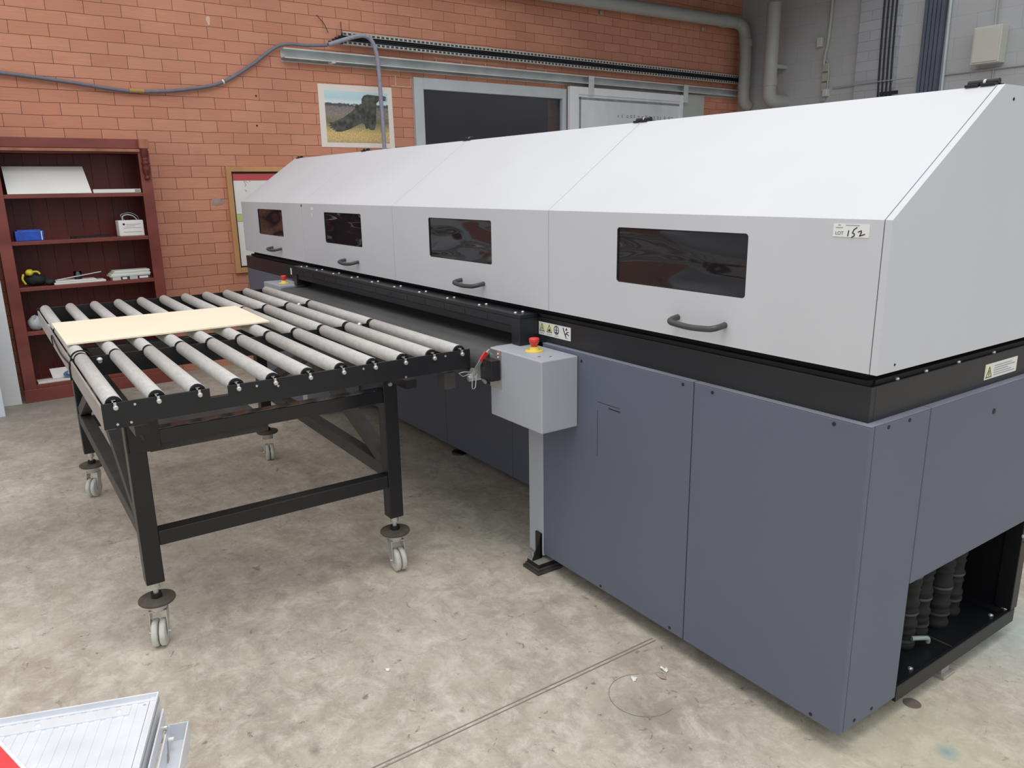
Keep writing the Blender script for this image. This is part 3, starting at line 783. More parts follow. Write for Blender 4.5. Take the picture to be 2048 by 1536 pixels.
# inner rails and far rail
for k, n_ in enumerate((LS, 2*LS)):
    mb = MB(); mb.box(TX+n_-0.004, TX+n_+0.004, V0+0.006, V1-0.006, 0.80, 0.872); mb.box(TX+n_+0.004, TX+n_+0.03, V0+0.006, V1-0.006, 0.80, 0.804)
    mb.build('inner_rail', M_frame, tab)
mb = MB(); mb.box(TX+LT+0.002, TX+LT+0.008, V0, V1, 0.795, zt); mb.box(TX+LT-0.03, TX+LT+0.002, V0, V1, 0.795, 0.799)
mb.build('far_rail', M_frame, tab, bevel=0.0012)
mb = MB(); mb.box(TX-0.002, TX+LT+0.002, V0, V0+0.006, 0.797, 0.862)
mb.box(TX, TX+LT, V0+0.006, V0+0.03, 0.797, 0.801)
mb.build('left_rail', M_steelgrey, tab, bevel=0.001)
mb = MB(); mb.box(TX-0.002, TX+LT+0.002, V1-0.006, V1, 0.797, 0.868)
mb.build('right_rail', M_frame, tab, bevel=0.001)
# rollers: three short ones in line, eleven lines; bolts, collars
def roller_mesh():
    mb = MB(); mb.lathe((0, 0, 0), [(RR-0.003, 0), (RR, 0.003), (RR, LS-0.033), (RR-0.003, LS-0.03)], 28, (1, 0, 0))
    return mb
r0 = None; cap0 = None; nut0 = None
for i in range(11):
    for j in range(3):
        o_ = (TX+0.008+j*LS+0.007, TY+i*SP, RZ)
        if r0 is None:
            r0 = roller_mesh().build('roller', M_roller, None); r0.parent = tab
            cap0 = MB().lathe((0, 0, 0), [(RR*0.96, 0), (RR*0.96, 0.008)], 24, (1, 0, 0)).build('end_cap', M_black, None)
            cap0.parent = r0; cap0.location = (-0.0075, 0, 0)
            cap1 = cap0.copy(); C.objects.link(cap1); cap1.parent = r0; cap1.location = (LS-0.0305, 0, 0)
            r = r0
        else:
            r = r0.copy(); C.objects.link(r); r.parent = tab
            for c_ in (cap0, cap1):
                q = c_.copy(); C.objects.link(q); q.parent = r
        r.location = Vector((o_[0], -o_[1], o_[2]))-tab.location
    # axle bracket and nut on the near rail
    y = TY+i*SP
    mb = MB(); mb.box(TX-0.014, TX-0.0085, y-0.0035, y+0.0035, 0.863, 0.880); mb.box(TX-0.014, TX+0.004, y-0.0065, y+0.0035, 0.8765, 0.880)
    ax = mb.build('axle_clip', M_zinc, tab)
    MB().lathe((TX-0.0085, y+0.001, 0.860), [(0.0072, 0), (0.0072, -0.008), (0.005, -0.010)], 14, (1, 0, 0)).build('nut', M_zinc, ax)
    for n_ in (LS, 2*LS):
        MB().lathe((TX+n_-0.012, y, RZ), [(RR*0.55, 0), (RR*0.9, 0.002), (RR*0.9, 0.02), (RR*0.55, 0.022)], 20, (1, 0, 0)).build('roller_collar', M_black, tab)
for y, z in ((TY+0.05, 0.862), (TY+0.455, 0.850), (TY+0.39, 0.860), (TY+0.74, 0.862), (TY+1.05, 0.862), (TY+0.0, 0.812), (TY+0.035, 0.812), (V1-0.26, 0.81)):
    MB().lathe((TX-0.0085, y, z), [(0.0036, 0), (0.0036, -0.003)], 10, (1, 0, 0)).build('rivet', M_zinc, tab)
# domed bolts between the first two rollers on the inner rail, adjusting bolt further down
for (x, y, z) in ((TX+LS-0.006, TY+0.055, 0.858), (TX+2*LS-0.006, TY+0.055, 0.858), (TX+2*LS-0.006, TY+9.4*SP, 0.872), (TX+LS-0.006, TY+9.4*SP, 0.872)):
    MB().cyl((x, y, z), (x-0.022, y, z-0.002), 0.007, n=12).lathe((x-0.012, y, z+0.002), [(0.011, 0), (0.009, 0.006), (0.004, 0.009)], 14).build('adjusting_bolt', M_zinc, tab)
# black cord looped over the first roller
mb = MB()
pts = [(TX+LS+0.01, TY+1.35*RR*math.cos(t), RZ+1.25*RR*math.sin(t)) for t in [PI*0.02*k for k in range(0, 51, 5)]]
pts += [(TX+LS+0.02, V0-0.004, 0.84), (TX+LS+0.03, V0-0.004, 0.79)]
mb.tube(pts, 0.003, 8)
mb.build('cord_loop', M_rubber, tab)
mb = MB(); mb.tube([(TX+LS+0.02, V0-0.003, 0.85), (TX+LS+0.35, V0-0.004, 0.835), (TX+LS+0.68, V0-0.004, 0.855), (TX+LS+0.69, V0-0.004, 0.81)], 0.0025, 8)
mb.build('cord_loop', M_rubber, tab)
# under frame
LU0, LU1, LL, LR = 1.572, 3.13, -1.31, -0.455     # leg rows (u) and columns (v)
lw = 0.055
legs = []
for (x, y) in ((LU0+0.028, LL), (LU0+0.028, LR), (LU1+0.028, LL), (LU1+0.028, LR)):
    legs.append(MB().box(x-lw/2, x+lw/2, y-lw/2, y+lw/2, 0.22, 0.79).build('leg', M_frame, tab, bevel=0.003))
for x in (LU0+0.028, LU1+0.028):
    MB().box(x-0.025, x+0.025, LL+lw/2, LR-lw/2, 0.677, 0.727).build('top_crossbar', M_gloss, tab, bevel=0.003)
    MB().box(x-0.025, x+0.025, LL+lw/2, LR-lw/2, 0.345, 0.395).build('stretcher', M_frame, tab, bevel=0.003)
for y in (LL, LR):
    MB().box(LU0+0.028+lw/2, LU1+0.028-lw/2, y-0.025, y+0.025, 0.730, 0.780).build('top_side_bar', M_frame, tab, bevel=0.003)
    MB().box(LU0+0.028+lw/2, LU1+0.028-lw/2, y-0.025, y+0.025, 0.375, 0.425).build('side_stretcher', M_dusty, tab, bevel=0.003)
    um = (LU0+LU1)/2+0.028
    MB().bar((LU0+0.06, y, 0.43), (um-0.03, y, 0.715), 0.045, 0.045, (0, 1, 0)).build('brace', M_dusty, tab)
    MB().bar((LU1, y, 0.43), (um+0.03, y, 0.715), 0.045, 0.045, (0, 1, 0)).build('brace', M_dusty, tab)
# corner block on the near left leg with gusset, tray below the crossbar
MB().box(LU0-0.012, LU0-0.002, LL-0.02, LL+0.068, 0.665, 0.765).build('corner_plate', M_frame, tab, bevel=0.001)
MB().prism([(LU0-0.016, LL-0.03, 0.79), (LU0-0.016, LL+0.012, 0.79), (LU0-0.016, LL+0.022, 0.70)], (0.004, 0, 0)).build('gusset', M_dusty, tab)
mb = MB(); mb.box(LU0+0.06, LU0+0.064, LL+0.045, LL+0.42, 0.640, 0.680); mb.box(LU0+0.06, LU0+0.35, LL+0.045, LL+0.42, 0.676, 0.680)
mb.build('under_tray', M_dusty, tab)
# brackets under the near rail
for y in (LL, LR):
    MB().box(TX-0.002, LU0+0.05, y-0.02, y+0.02, 0.765, 0.795).build('rail_support', M_frame, tab)
    MB().box(LU1, TX+LT, y-0.02, y+0.02, 0.765, 0.795).build('rail_support', M_frame, tab)
MB().box(TX+0.01, TX+0.06, V1-0.10, V1-0.055, 0.735, 0.795).build('rail_bracket', M_dusty, tab)
MB().lathe((LU0-0.0005, LR, 0.745), [(0.009, 0), (0.007, -0.005)], 12, (1, 0, 0)).build('bolt', M_zinc, tab)
# casters
def caster(x, y, ang):
    """swivelling caster; ang = heading of the wheel in the u,v plane"""
    ca, sa = math.cos(ang), math.sin(ang)
    def xf(p): return (x+p[0]*ca-p[1]*sa, y+p[0]*sa+p[1]*ca, p[2])
    c_ = MB().cyl((0, 0, 0.155), (0, 0, 0.2195), 0.0085, n=14).build('caster', M_zinc, tab, xf=xf)
    MB().cyl((0, 0, 0.196), (0, 0, 0.2198), 0.016, n=6).build('lock_nut', M_zinc, c_, xf=xf)
    MB().cyl((0, 0, 0.163), (0, 0, 0.178), 0.018, n=6).build('lock_nut', M_rubber, c_, xf=xf)
    MB().lathe((0, 0, 0.148), [(0.03, 0), (0.054, 0.002), (0.057, 0.006), (0.056, 0.012), (0.050, 0.014), (0.02, 0.015)], 28).build('caster_disc', M_disc, c_, xf=xf)
    mb = MB(); mb.lathe((0, 0, 0.118), [(0.024, 0), (0.028, 0.008), (0.028, 0.029)], 18)
    for s_ in (-1, 1):
        mb.prism([(-0.020, s_*0.027, 0.122), (0.020, s_*0.027, 0.122), (0.018, s_*0.027, 0.10), (-0.010, s_*0.027, 0.036), (-0.030, s_*0.027, 0.036), (-0.030, s_*0.027, 0.06)], (0, -s_*0.003, 0))
    mb.box(-0.020, 0.020, -0.027, 0.027, 0.117, 0.121)
    mb.cyl((-0.018, -0.033, 0.045), (-0.018, 0.033, 0.045), 0.005, n=10)
    mb.build('fork', M_zinc, c_, xf=xf)
    for s_ in (-1, 1):
        y0 = 0.002 if s_ > 0 else -0.0215
        MB().lathe((-0.018, y0, 0.0452), [(0.030, 0), (0.042, 0.001), (0.045, 0.004), (0.045, 0.016), (0.042, 0.0185), (0.030, 0.0195), (0.012, 0.0197)], 32, (0, 1, 0)).build('wheel', M_wheel, c_, xf=xf)
caster(LU0+0.028, LL, 0.35)
caster(LU0+0.028, LR, 0.08)
caster(LU1+0.028, LL, 0.55)
caster(LU1+0.028, LR, 0.20)
# loose board on the rollers
tag(MB().prism([(2.887, -1.398, 0.892), (2.872, -0.628, 0.892), (2.325, -0.640, 0.892), (2.312, -1.397, 0.892)], (0, 0, 0.006)).build('fibre_board', M_board, origin=(2.6, -1.0, 0.892)),
    'cream coloured flat board lying across the left rollers of the table', 'board')

# ------------------------------------------------------------------ bookcase against the brick wall
BO = 0.27                      # front plane distance from wall
BL, BR, BH = -1.49, -0.475, 1.79
bk = thing('bookcase', 'tall red stained pine bookcase with turned corner posts against the brick wall', 'bookcase', W((BL+BR)/2, 0, 0.13))
def wb(name, m_, off0, off1, s0_, s1_, z0_, z1_, par=bk, bevel=0.002):
    return MB().box(off0, off1, s0_, s1_, z0_, z1_).build(name, m_, par, xf=wxf, bevel=bevel)
wb('side_panel', M_wood, 0.012, BO-0.012, BL+0.01, BL+0.03, 0.0, BH)
wb('side_panel', M_wood, 0.012, BO-0.012, BR-0.03, BR-0.01, 0.0, BH)
wb('stile', M_woodface, BO-0.012, BO+0.006, BL, BL+0.075, 0.0, 1.72)
wb('stile', M_woodface, BO-0.012, BO+0.006, BR-0.075, BR, 0.0, 1.72)
mbk = MB()
nb = 9
for i in range(nb):
    a = BL+0.03+(BR-BL-0.06)*i/nb; b = BL+0.03+(BR-BL-0.06)*(i+1)/nb
    mbk.box(0.004, 0.012, a+0.0015, b-0.0015, 0.02, BH-0.02)
mbk.build('back_panel', M_wood, bk, xf=wxf)
wb('cornice', M_woodface, 0.012, BO+0.004, BL, BR, 1.735, 1.80)
wb('cornice_strip', M_woodedge, BO+0.004, BO+0.014, BL, BR-0.06, 1.712, 1.732)
wb('top_board', M_wood, 0.0, BO, BL+0.02, BR-0.02, 1.70, 1.72)
for z in (1.428, 1.118, 0.805, 0.497, 0.118):
    wb('shelf', M_woodface, 0.012, BO-0.004, BL+0.031, BR-0.031, z-0.026, z)
wb('plinth', M_woodface, BO-0.012, BO+0.012, BL-0.005, BR+0.005, 0.0, 0.092)
# turned corner corbels
for c_ in (BL+0.035, BR-0.035):
    cr_ = MB().box(BO+0.006, BO+0.045, c_-0.032, c_+0.032, 1.735, 1.80).build('corner_block', M_woodedge, bk, xf=wxf, bevel=0.003)
    MB().lathe((BO+0.022, c_, 1.515), [(0.006, 0), (0.018, 0.008), (0.020, 0.018), (0.012, 0.028), (0.014, 0.036), (0.026, 0.062), (0.027, 0.085), (0.020, 0.105), (0.026, 0.112), (0.028, 0.122), (0.020, 0.132), (0.024, 0.14), (0.024, 0.15), (0.019, 0.156), (0.026, 0.165), (0.026, 0.22)], 18).build('turned_post', M_wood, bk, xf=wxf)
wb('side_batten', M_pale, 0.15, 0.19, BR-0.01, BR+0.004, 1.35, 1.48)

def wthing(name, label, cat, s_, z_, off=0.15, group=None): return thing(name, label, cat, W(s_, z_, off), group)
# white sheet leaning back on the top shelf
tag(MB().prism([(0.262, -1.39, 1.429), (0.262, -0.883, 1.429), (0.10, -0.895, 1.612), (0.10, -1.385, 1.612)], (0.004, 0, 0.003)).build('white_sheet', M_paper, xf=wxf),
    'large blank white sheet leaning back on the top shelf of the bookcase', 'sheet')
o = MB().box(0.235, 0.262, -0.872, -0.56, 1.4285, 1.455).build('long_carton', M_paper, xf=wxf, bevel=0.003)
tag(o, 'long narrow white box beside the leaning sheet on the top shelf', 'box')
MB().box(0.2622, 0.2626, -0.60, -0.565, 1.432, 1.452).build('end_label', M_grey_ink, o, xf=wxf)
M_blue = mat('blue_plastic_wrap', (40, 84, 186), 0.35, var=0.2, scale=20, bump=0.25, bscale=25)
mb = MB(); mb.box(0.12, 0.245, -1.385, -1.215, 1.1185, 1.185); mb.box(0.13, 0.24, -1.37, -1.23, 1.185, 1.192)
o = tag(mb.build('blue_packet', M_blue, xf=wxf, bevel=0.008), 'blue plastic wrapped packet at the left of the second shelf', 'packet')
MB().box(0.2455, 0.2462, -1.232, -1.226, 1.122, 1.182).build('packet_edge', M_paper, o, xf=wxf)
# carton in a clear bag
o = MB().box(0.13, 0.235, -0.735, -0.565, 1.1185, 1.232).build('small_carton', M_paper, xf=wxf, bevel=0.006)
tag(o, 'white printed carton in a plastic bag at the right of the second shelf', 'carton')
mb = MB()
cpl = lambda x, y, d: (0.2355+d, -0.735+x, 1.1185+y)
for (a, b, y) in ((0.05, 0.15, 0.085), (0.05, 0.11, 0.073), (0.03, 0.15, 0.06), (0.03, 0.15, 0.03)): ribbon(mb, [(a, y), (b, y)], 0.003, cpl)
mb.build('carton_print', M_grey_ink, o, xf=wxf)
mb = MB(); mb.lathe((0.2357, -0.70, 1.205), [(0.008, 0), (0.008, 0.0006)], 12, (1, 0, 0)); mb.build('round_mark', M_ink, o, xf=wxf)
M_clear = mat('crumpled_clear_plastic', (190, 194, 196), 0.25, var=0.2, scale=30, bump=0.4, bscale=40)
mb = MB(); mb.tube([(0.20, -0.70, 1.232), (0.19, -0.69, 1.262), (0.2, -0.66, 1.272), (0.21, -0.625, 1.262), (0.20, -0.60, 1.236)], 0.004, 8)
mb.tube([(0.18, -0.68, 1.232), (0.17, -0.70, 1.27), (0.18, -0.64, 1.285), (0.17, -0.59, 1.26), (0.16, -0.58, 1.234)], 0.002, 6)
mb.build('bag_handle', M_clear, o, xf=wxf)
mb = MB(); mb.bar((0.18, -1.03, 1.126), (0.16, -0.78, 1.130), 0.012, 0.010); mb.lathe((0.18, -1.03, 1.119), [(0.02, 0), (0.02, 0.014)], 12)
tag(mb.build('hand_tool', M_rubber, xf=wxf), 'slim dark tool lying in the middle of the second shelf', 'tool')
# third shelf: yellow and black gloves, clear strips, brochures
M_yel = mat('yellow_rubber', (222, 204, 52), 0.5, var=0.15, scale=30)
M_gl = mat('dark_green_black_fabric', (34, 42, 42), 0.8, var=0.2, scale=30, bump=0.3)
def blob(mb, c, r, seed, n=14, m2=9):
    rn = random.Random(seed); ph = [rn.uniform(0, 6) for _ in range(4)]; P = []; 
    for i in range(m2+1):
        th = PI*i/m2
        for k in range(n):
            a = 2*PI*k/n; q = 1+0.16*math.sin(3*a+ph[0])*math.sin(2*th+ph[1])+0.08*math.sin(5*a+ph[2]+3*th)
            P.append((c[0]+r[0]*q*math.sin(th)*math.cos(a), c[1]+r[1]*q*math.sin(th)*math.sin(a), c[2]+r[2]*max(-0.96, q*math.cos(th))))
    f = []
    for i in range(m2):
        for k in range(n): f.append((i*n+k, i*n+(k+1) % n, (i+1)*n+(k+1) % n, (i+1)*n+k))
    mb.add(P, f, True); return mb
mb = MB(); blob(mb, (0.17, -1.30, 0.847), (0.06, 0.07, 0.042), 1); blob(mb, (0.19, -1.22, 0.828), (0.05, 0.035, 0.024), 2)
o = tag(mb.build('work_glove', M_gl, xf=wxf), 'dark work glove with yellow cuff crumpled at the left of the third shelf', 'glove')
mb = MB(); blob(mb, (0.20, -1.335, 0.90), (0.025, 0.028, 0.022), 3); mb.tube([(0.21, -1.375, 0.89), (0.235, -1.385, 0.86), (0.235, -1.37, 0.825)], 0.007, 8); mb.tube([(0.21, -1.32, 0.905), (0.215, -1.29, 0.905), (0.22, -1.275, 0.888)], 0.007, 8)
mb.build('cuff', M_yel, o, xf=wxf)
for k, (s0_, s1_, z, dz, tl_) in enumerate(((-1.20, -0.87, 0.8055, 0.014, 0), (-1.19, -0.93, 0.8203, 0.010, 0.01))):
    tag(MB().box(0.12, 0.245, s0_, s1_, z, z+dz).build('paper_wad', M_paper, xf=wxf, bevel=0.003),
        ('lower thick white paper stack beside the glove on the third shelf', 'upper thin white paper stack on the lower stack on the third shelf')[k], 'paper', 'paper stacks on the third shelf')
tag(MB().bar((0.22, -1.18, 0.838), (0.20, -0.89, 0.874), 0.016, 0.005, (1, 0, 0)).build('plastic_strip', M_galv, xf=wxf), 'long grey strip lying askew over the papers on the third shelf', 'strip')
mb = MB(); mb.lathe((0.19, -1.04, 0.831), [(0.024, 0), (0.027, 0.055), (0.025, 0.055), (0.022, 0.004)], 18)
tag(mb.build('clear_tumbler', M_glass, xf=wxf), 'small clear plastic tumbler standing on the papers of the third shelf', 'tumbler')
for k in range(4):
    s0_ = -0.84+0.012*k; z = 0.8295+0.0105*k
    o = MB().box(0.10, 0.24-0.006*k, s0_, -0.565+0.004*(k % 2), z, z+0.010).build('brochure', M_paper if k % 2 else mat('pale_card', (206, 208, 198), 0.6), xf=wxf, bevel=0.001)
    tag(o, ('white brochure at the bottom of the pile on the third shelf', 'pale brochure second from the bottom on the third shelf', 'white brochure second from the top on the third shelf', 'pale brochure on top of the pile on the third shelf')[3-k if False else k], 'brochure', 'brochure pile on the third shelf')
for k, (a, b, cc, lbl) in enumerate(((-0.825, -0.77, (206, 202, 196), 'pale'), (-0.765, -0.715, (70, 72, 74), 'dark'), (-0.71, -0.655, (200, 200, 198), 'light grey'), (-0.65, -0.57, (64, 66, 68), 'wide dark'))):
    o = MB().box(0.15, 0.245, a, b, 0.8055, 0.828).build('small_box', mat('box_%d' % k, cc, 0.5), xf=wxf, bevel=0.001)
    tag(o, lbl+' small box under the brochures on the third shelf', 'box', 'small boxes under the brochures')
    if k in (1, 3): MB().box(0.2452, 0.2456, a+0.006, b-0.014, 0.810, 0.825).build('box_label', M_white, o, xf=wxf)
# fourth shelf and bottom shelf
mb = MB(); blob(mb, (0.20, -1.345, 0.545), (0.05, 0.055, 0.05), 5)
tag(mb.build('crumpled_bag', M_clear, xf=wxf), 'crumpled white plastic bag at the left of the fourth shelf', 'bag')
mb = MB(); blob(mb, (0.19, -1.25, 0.52), (0.05, 0.045, 0.024), 6)
tag(mb.build('cloth_rag', M_paper, xf=wxf), 'crumpled white rag beside the plastic bag on the fourth shelf', 'rag')
tag(MB().box(0.15, 0.25, -1.40, -1.18, 0.1185, 0.132).build('paper_sheaf', M_paper, xf=wxf, bevel=0.001), 'white sheaf of paper on the bottom shelf of the bookcase', 'paper')
tag(MB().prism([(0.20, -1.30, 0.134), (0.20, -1.13, 0.134), (0.16, -1.13, 0.20), (0.16, -1.31, 0.20)], (-0.004, 0, 0.001)).build('paper_sheet', M_paper, xf=wxf), 'white sheet leaning behind the blue cord on the bottom shelf', 'paper')
mb = MB()
for k in range(3):
    mb.tube([(0.225+0.012*math.sin(t*2+k), -1.17+(0.06-0.008*k)*math.cos(t), 0.158+0.022*math.sin(t)+0.004*k) for t in [2*PI*j/12 for j in range(13)]], 0.005, 8)
tag(mb.build('coil', mat('blue_grey_cord', (92, 120, 160), 0.5), xf=wxf), 'coil of blue grey cord at the middle of the bottom shelf', 'coil')

# ------------------------------------------------------------------ left edge: white boards standing beside the bookcase
MW = mat('off_white_laminate', (222, 224, 226), 0.5, var=0.02)
tag(MB().box(5.34, 5.37, -2.35, -1.505, 0.0, 2.05).build('tall_board', MW, bevel=0.002, origin=(5.355, -1.9, 0)), 'tall off white board standing upright beside the bookcase', 'board')
tag(MB().box(5.05, 5.075, -2.45, -1.615, 0.0, 1.0).build('low_board', mat('cool_white_laminate', (214, 222, 230), 0.5, var=0.02), bevel=0.002, origin=(5.06, -2.0, 0)), 'shorter cool white board standing in front of the tall off white board', 'board')

# ------------------------------------------------------------------ things on the brick wall
# notice board in a pine frame
nbd = wthing('notice_board', 'pine framed notice board with a red headed sheet behind the machine', 'notice board', 0.5, 0.76, 0.0)
s0, s1, z0, z1 = 0.143, 0.93, 0.765, 1.62
mb = MB(); fwd_ = 0.042
mb.box(0, 0.03, s0, s0+fwd_, z0, z1); mb.box(0, 0.03, s1-fwd_, s1, z0, z1); mb.box(0, 0.03, s0+fwd_, s1-fwd_, z1-fwd_, z1); mb.box(0, 0.03, s0+fwd_, s1-fwd_, z0, z0+fwd_)
mb.build('wood_frame', M_pale, nbd, xf=wxf, bevel=0.002)
MB().box(0.0, 0.008, s0+fwd_, s1-fwd_, z0+fwd_, z1-fwd_).build('dark_backing', M_mat, nbd, xf=wxf)
pg = MB().box(0.008, 0.0095, s0+fwd_+0.014, s1-fwd_-0.014, z0+fwd_+0.014, z1-fwd_-0.016).build('year_sheet', M_white, nbd, xf=wxf)
MB().box(0.0095, 0.0101, s0+fwd_+0.014, s1-fwd_-0.014, z1-fwd_-0.070, z1-fwd_-0.016).build('red_header', mat('faded_red_print', (196, 84, 88), 0.6), pg, xf=wxf)
MB().box(0.0095, 0.0101, s0+fwd_+0.016, s0+fwd_+0.075, 1.185, 1.24).build('green_cell', mat('pale_green_print', (188, 208, 120), 0.6), pg, xf=wxf)
mb = MB()
npl = lambda x, y, d: (0.0096+d, x, y)
for zz in (1.242, 1.183): ribbon(mb, [(s0+0.056, zz), (s1-0.06, zz)], 0.004, npl)
ribbon(mb, [(0.285, 1.50), (0.30, 1.475), (0.29, 1.46)], 0.004, npl); ribbon(mb, [(0.285, 1.505), (0.32, 1.49)], 0.003, npl); ribbon(mb, [(0.33, 1.50), (0.335, 1.50)], 0.006, npl)
ribbon(mb, [(0.295, 1.42), (0.29, 1.435), (0.30, 1.43), (0.297, 1.42)], 0.0025, npl)
mb.build('sheet_print', M_grey_ink, pg, xf=wxf)

# bird poster
ps = MB().prism([(0.002, 0.9908, 2.297), (0.002, 1.6955, 2.303), (0.002, 1.703, 1.781), (0.002, 0.99, 1.783)], (0.0015, 0, 0)).build('bird_poster', mat('poster_paper', (238, 230, 222), 0.6, var=0.01), xf=wxf)
tag(ps, 'white bordered poster of a dark bird of prey spreading its wings on brick', 'poster')
def poster_mat():
    mt = bpy.data.materials.new('grassland_print'); mt.use_nodes = True
    n = mt.node_tree.nodes; l = mt.node_tree.links; b = n['Principled BSDF']
    uv = n.new('ShaderNodeUVMap'); uv.uv_map = 'map'; sp_ = n.new('ShaderNodeSeparateXYZ'); l.new(uv.outputs[0], sp_.inputs[0])
    mp = n.new('ShaderNodeMapping'); mp.inputs['Scale'].default_value = (30, 14, 1); l.new(uv.outputs[0], mp.inputs[0])
    nz = n.new('ShaderNodeTexNoise'); nz.inputs['Scale'].default_value = 1.0; nz.inputs['Detail'].default_value = 5; l.new(mp.outputs[0], nz.inputs['Vector'])
    ad = n.new('ShaderNodeMath'); ad.operation = 'MULTIPLY_ADD'; ad.inputs[1].default_value = 0.10; l.new(nz.outputs['Fac'], ad.inputs[0]); l.new(sp_.outputs['Y'], ad.inputs[2])
    r = n.new('ShaderNodeValToRGB'); el = r.color_ramp.elements
    stops = [(0.0, (176, 166, 132)), (0.12, (222, 194, 140)), (0.24, (226, 198, 134)), (0.34, (176, 166, 128)), (0.46, (128, 128, 96)), (0.58, (150, 140, 138)), (0.74, (140, 132, 134)), (0.775, (78, 84, 92)), (0.80, (86, 92, 100)), (0.82, (226, 238, 244)), (0.92, (190, 222, 230)), (1.0, (200, 228, 234))]
    el[0].position = 0.0; el[0].color = lin(stops[0][1]); el[1].position = 1.0; el[1].color = lin(stops[-1][1])
    for p_, c_ in stops[1:-1]:
        q = el.new(p_); q.color = lin(c_)
    l.new(ad.outputs[0], r.inputs[0])
    n2 = n.new('ShaderNodeTexNoise'); n2.inputs['Scale'].default_value = 2.2; n2.inputs['Detail'].default_value = 6; l.new(mp.outputs[0], n2.inputs['Vector'])
    r2_ = n.new('ShaderNodeValToRGB'); r2_.color_ramp.elements[0].position = 0.35; r2_.color_ramp.elements[0].color = (0.7, 0.7, 0.66, 1); r2_.color_ramp.elements[1].position = 0.65; r2_.color_ramp.elements[1].color = (1.15, 1.12, 1.05, 1)
    l.new(n2.outputs['Fac'], r2_.inputs[0])
    mx = n.new('ShaderNodeMixRGB'); mx.blend_type = 'MULTIPLY'
    lt = n.new('ShaderNodeMath'); lt.operation = 'LESS_THAN'; lt.inputs[1].default_value = 0.72; l.new(sp_.outputs['Y'], lt.inputs[0]); l.new(lt.outputs[0], mx.inputs[0])
    l.new(r.outputs[0], mx.inputs[1]); l.new(r2_.outputs[0], mx.inputs[2]); l.new(mx.outputs[0], b.inputs['Base Color'])
    b.inputs['Roughness'].default_value = 0.5
    return mt
a0, a1, b0, b1 = 1.045, 1.652, 1.822, 2.25
MB().box(0.0036, 0.0042, a0, a1, b0, b1).build('picture', poster_mat(), ps, xf=wxf, uv=lambda p: ((p[1]-a0)/(a1-a0), (p[2]-b0)/(b1-b0)))
bird = [(0.03, 0.38), (0.10, 0.39), (0.22, 0.45), (0.34, 0.55), (0.43, 0.64), (0.46, 0.68), (0.455, 0.72), (0.48, 0.74), (0.54, 0.75), (0.57, 0.78), (0.575, 0.87), (0.61, 0.94), (0.67, 0.965), (0.80, 0.955), (0.95, 0.95),
        (0.985, 0.93), (0.955, 0.915), (0.99, 0.895), (0.95, 0.885), (0.985, 0.86), (0.94, 0.855), (0.85, 0.85), (0.81, 0.80), (0.80, 0.62), (0.79, 0.40), (0.76, 0.26), (0.70, 0.25), (0.66, 0.29), (0.62, 0.27), (0.60, 0.36), (0.56, 0.39), (0.48, 0.34),
        (0.38, 0.27), (0.25, 0.21), (0.17, 0.20), (0.12, 0.215), (0.15, 0.24), (0.08, 0.235), (0.11, 0.265), (0.045, 0.27), (0.085, 0.30), (0.03, 0.31), (0.07, 0.34)]
bpts = [(0.0043, a0+x*(a1-a0), b0+y*(b1-b0)*0.98+0.005) for x, y in bird]
MB().prism(bpts, (0.0004, 0, 0)).build('bird_shape', mat('dark_feathers', (58, 58, 56), 0.6, col2=(104, 104, 98), scale=22), ps, xf=wxf)
MB().lathe((0.0046, a0+0.455*(a1-a0), b0+0.745*(b1-b0)), [(0.012, 0), (0.012, 0.0004)], 14, (1, 0, 0)).build('pale_beak', M_grey_ink, ps, xf=wxf)
# sliding door on its rail
rail = wthing('sliding_door_rail', 'long pale grey steel channel rail fixed on brick above the window', 'rail', 3.6, 2.5, 0.0)
mb = MB(); mb.box(0.0, 0.075, 0.69, 6.62, 2.536, 2.545); mb.box(0.0, 0.006, 0.69, 6.62, 2.455, 2.545); mb.box(0.0, 0.09, 0.69, 6.62, 2.473, 2.479)
mb.box(0.0, 0.006, 0.69, 6.62, 2.448, 2.473); mb.box(0.084, 0.09, 0.69, 6.62, 2.466, 2.479)
mb.build('rail_channel', M_galv, rail, xf=wxf)
mb = MB(); mb.box(0.006, 0.085, 1.10, 1.135, 2.457, 2.474); mb.build('rail_stop', M_white, rail, xf=wxf)
dr = struct(bpy.data.objects.new('door_1', None)); C.objects.link(dr)
d0, d1, dz = 3.755, 5.53, 2.43
mb = MB(); mb.box(0.05, 0.09, d0, d0+0.125, 0.03, dz); mb.box(0.05, 0.09, d1-0.05, d1, 0.03, dz); mb.box(0.05, 0.09, d0+0.125, d1-0.05, dz-0.075, dz); mb.box(0.05, 0.09, d0+0.125, d1-0.05, 0.03, 0.15)
mb.build('door_frame', mat('chalky_white_paint', (228, 231, 234), 0.6, var=0.03), dr, xf=wxf, bevel=0.003)
M_stain = mat('stained_grey_sheet', (206, 212, 218), 0.6, col2=(226, 229, 232), scale=3, stretch=(1, 1, 0.4))
MB().box(0.05, 0.078, d0+0.125, d1-0.05, 0.15, dz-0.075).build('door_sheet', M_stain, dr, xf=wxf)
mb = MB(); mb.box(0.078, 0.0786, d0+0.135, d1-0.06, dz-0.125, dz-0.10); mb.box(0.078, 0.0786, d0+0.14, d0+0.165, 1.6, dz-0.10)
mb.build('grime_line', mat('old_glue_stain', (142, 142, 146), 0.8, var=0.2, scale=12), dr, xf=wxf)
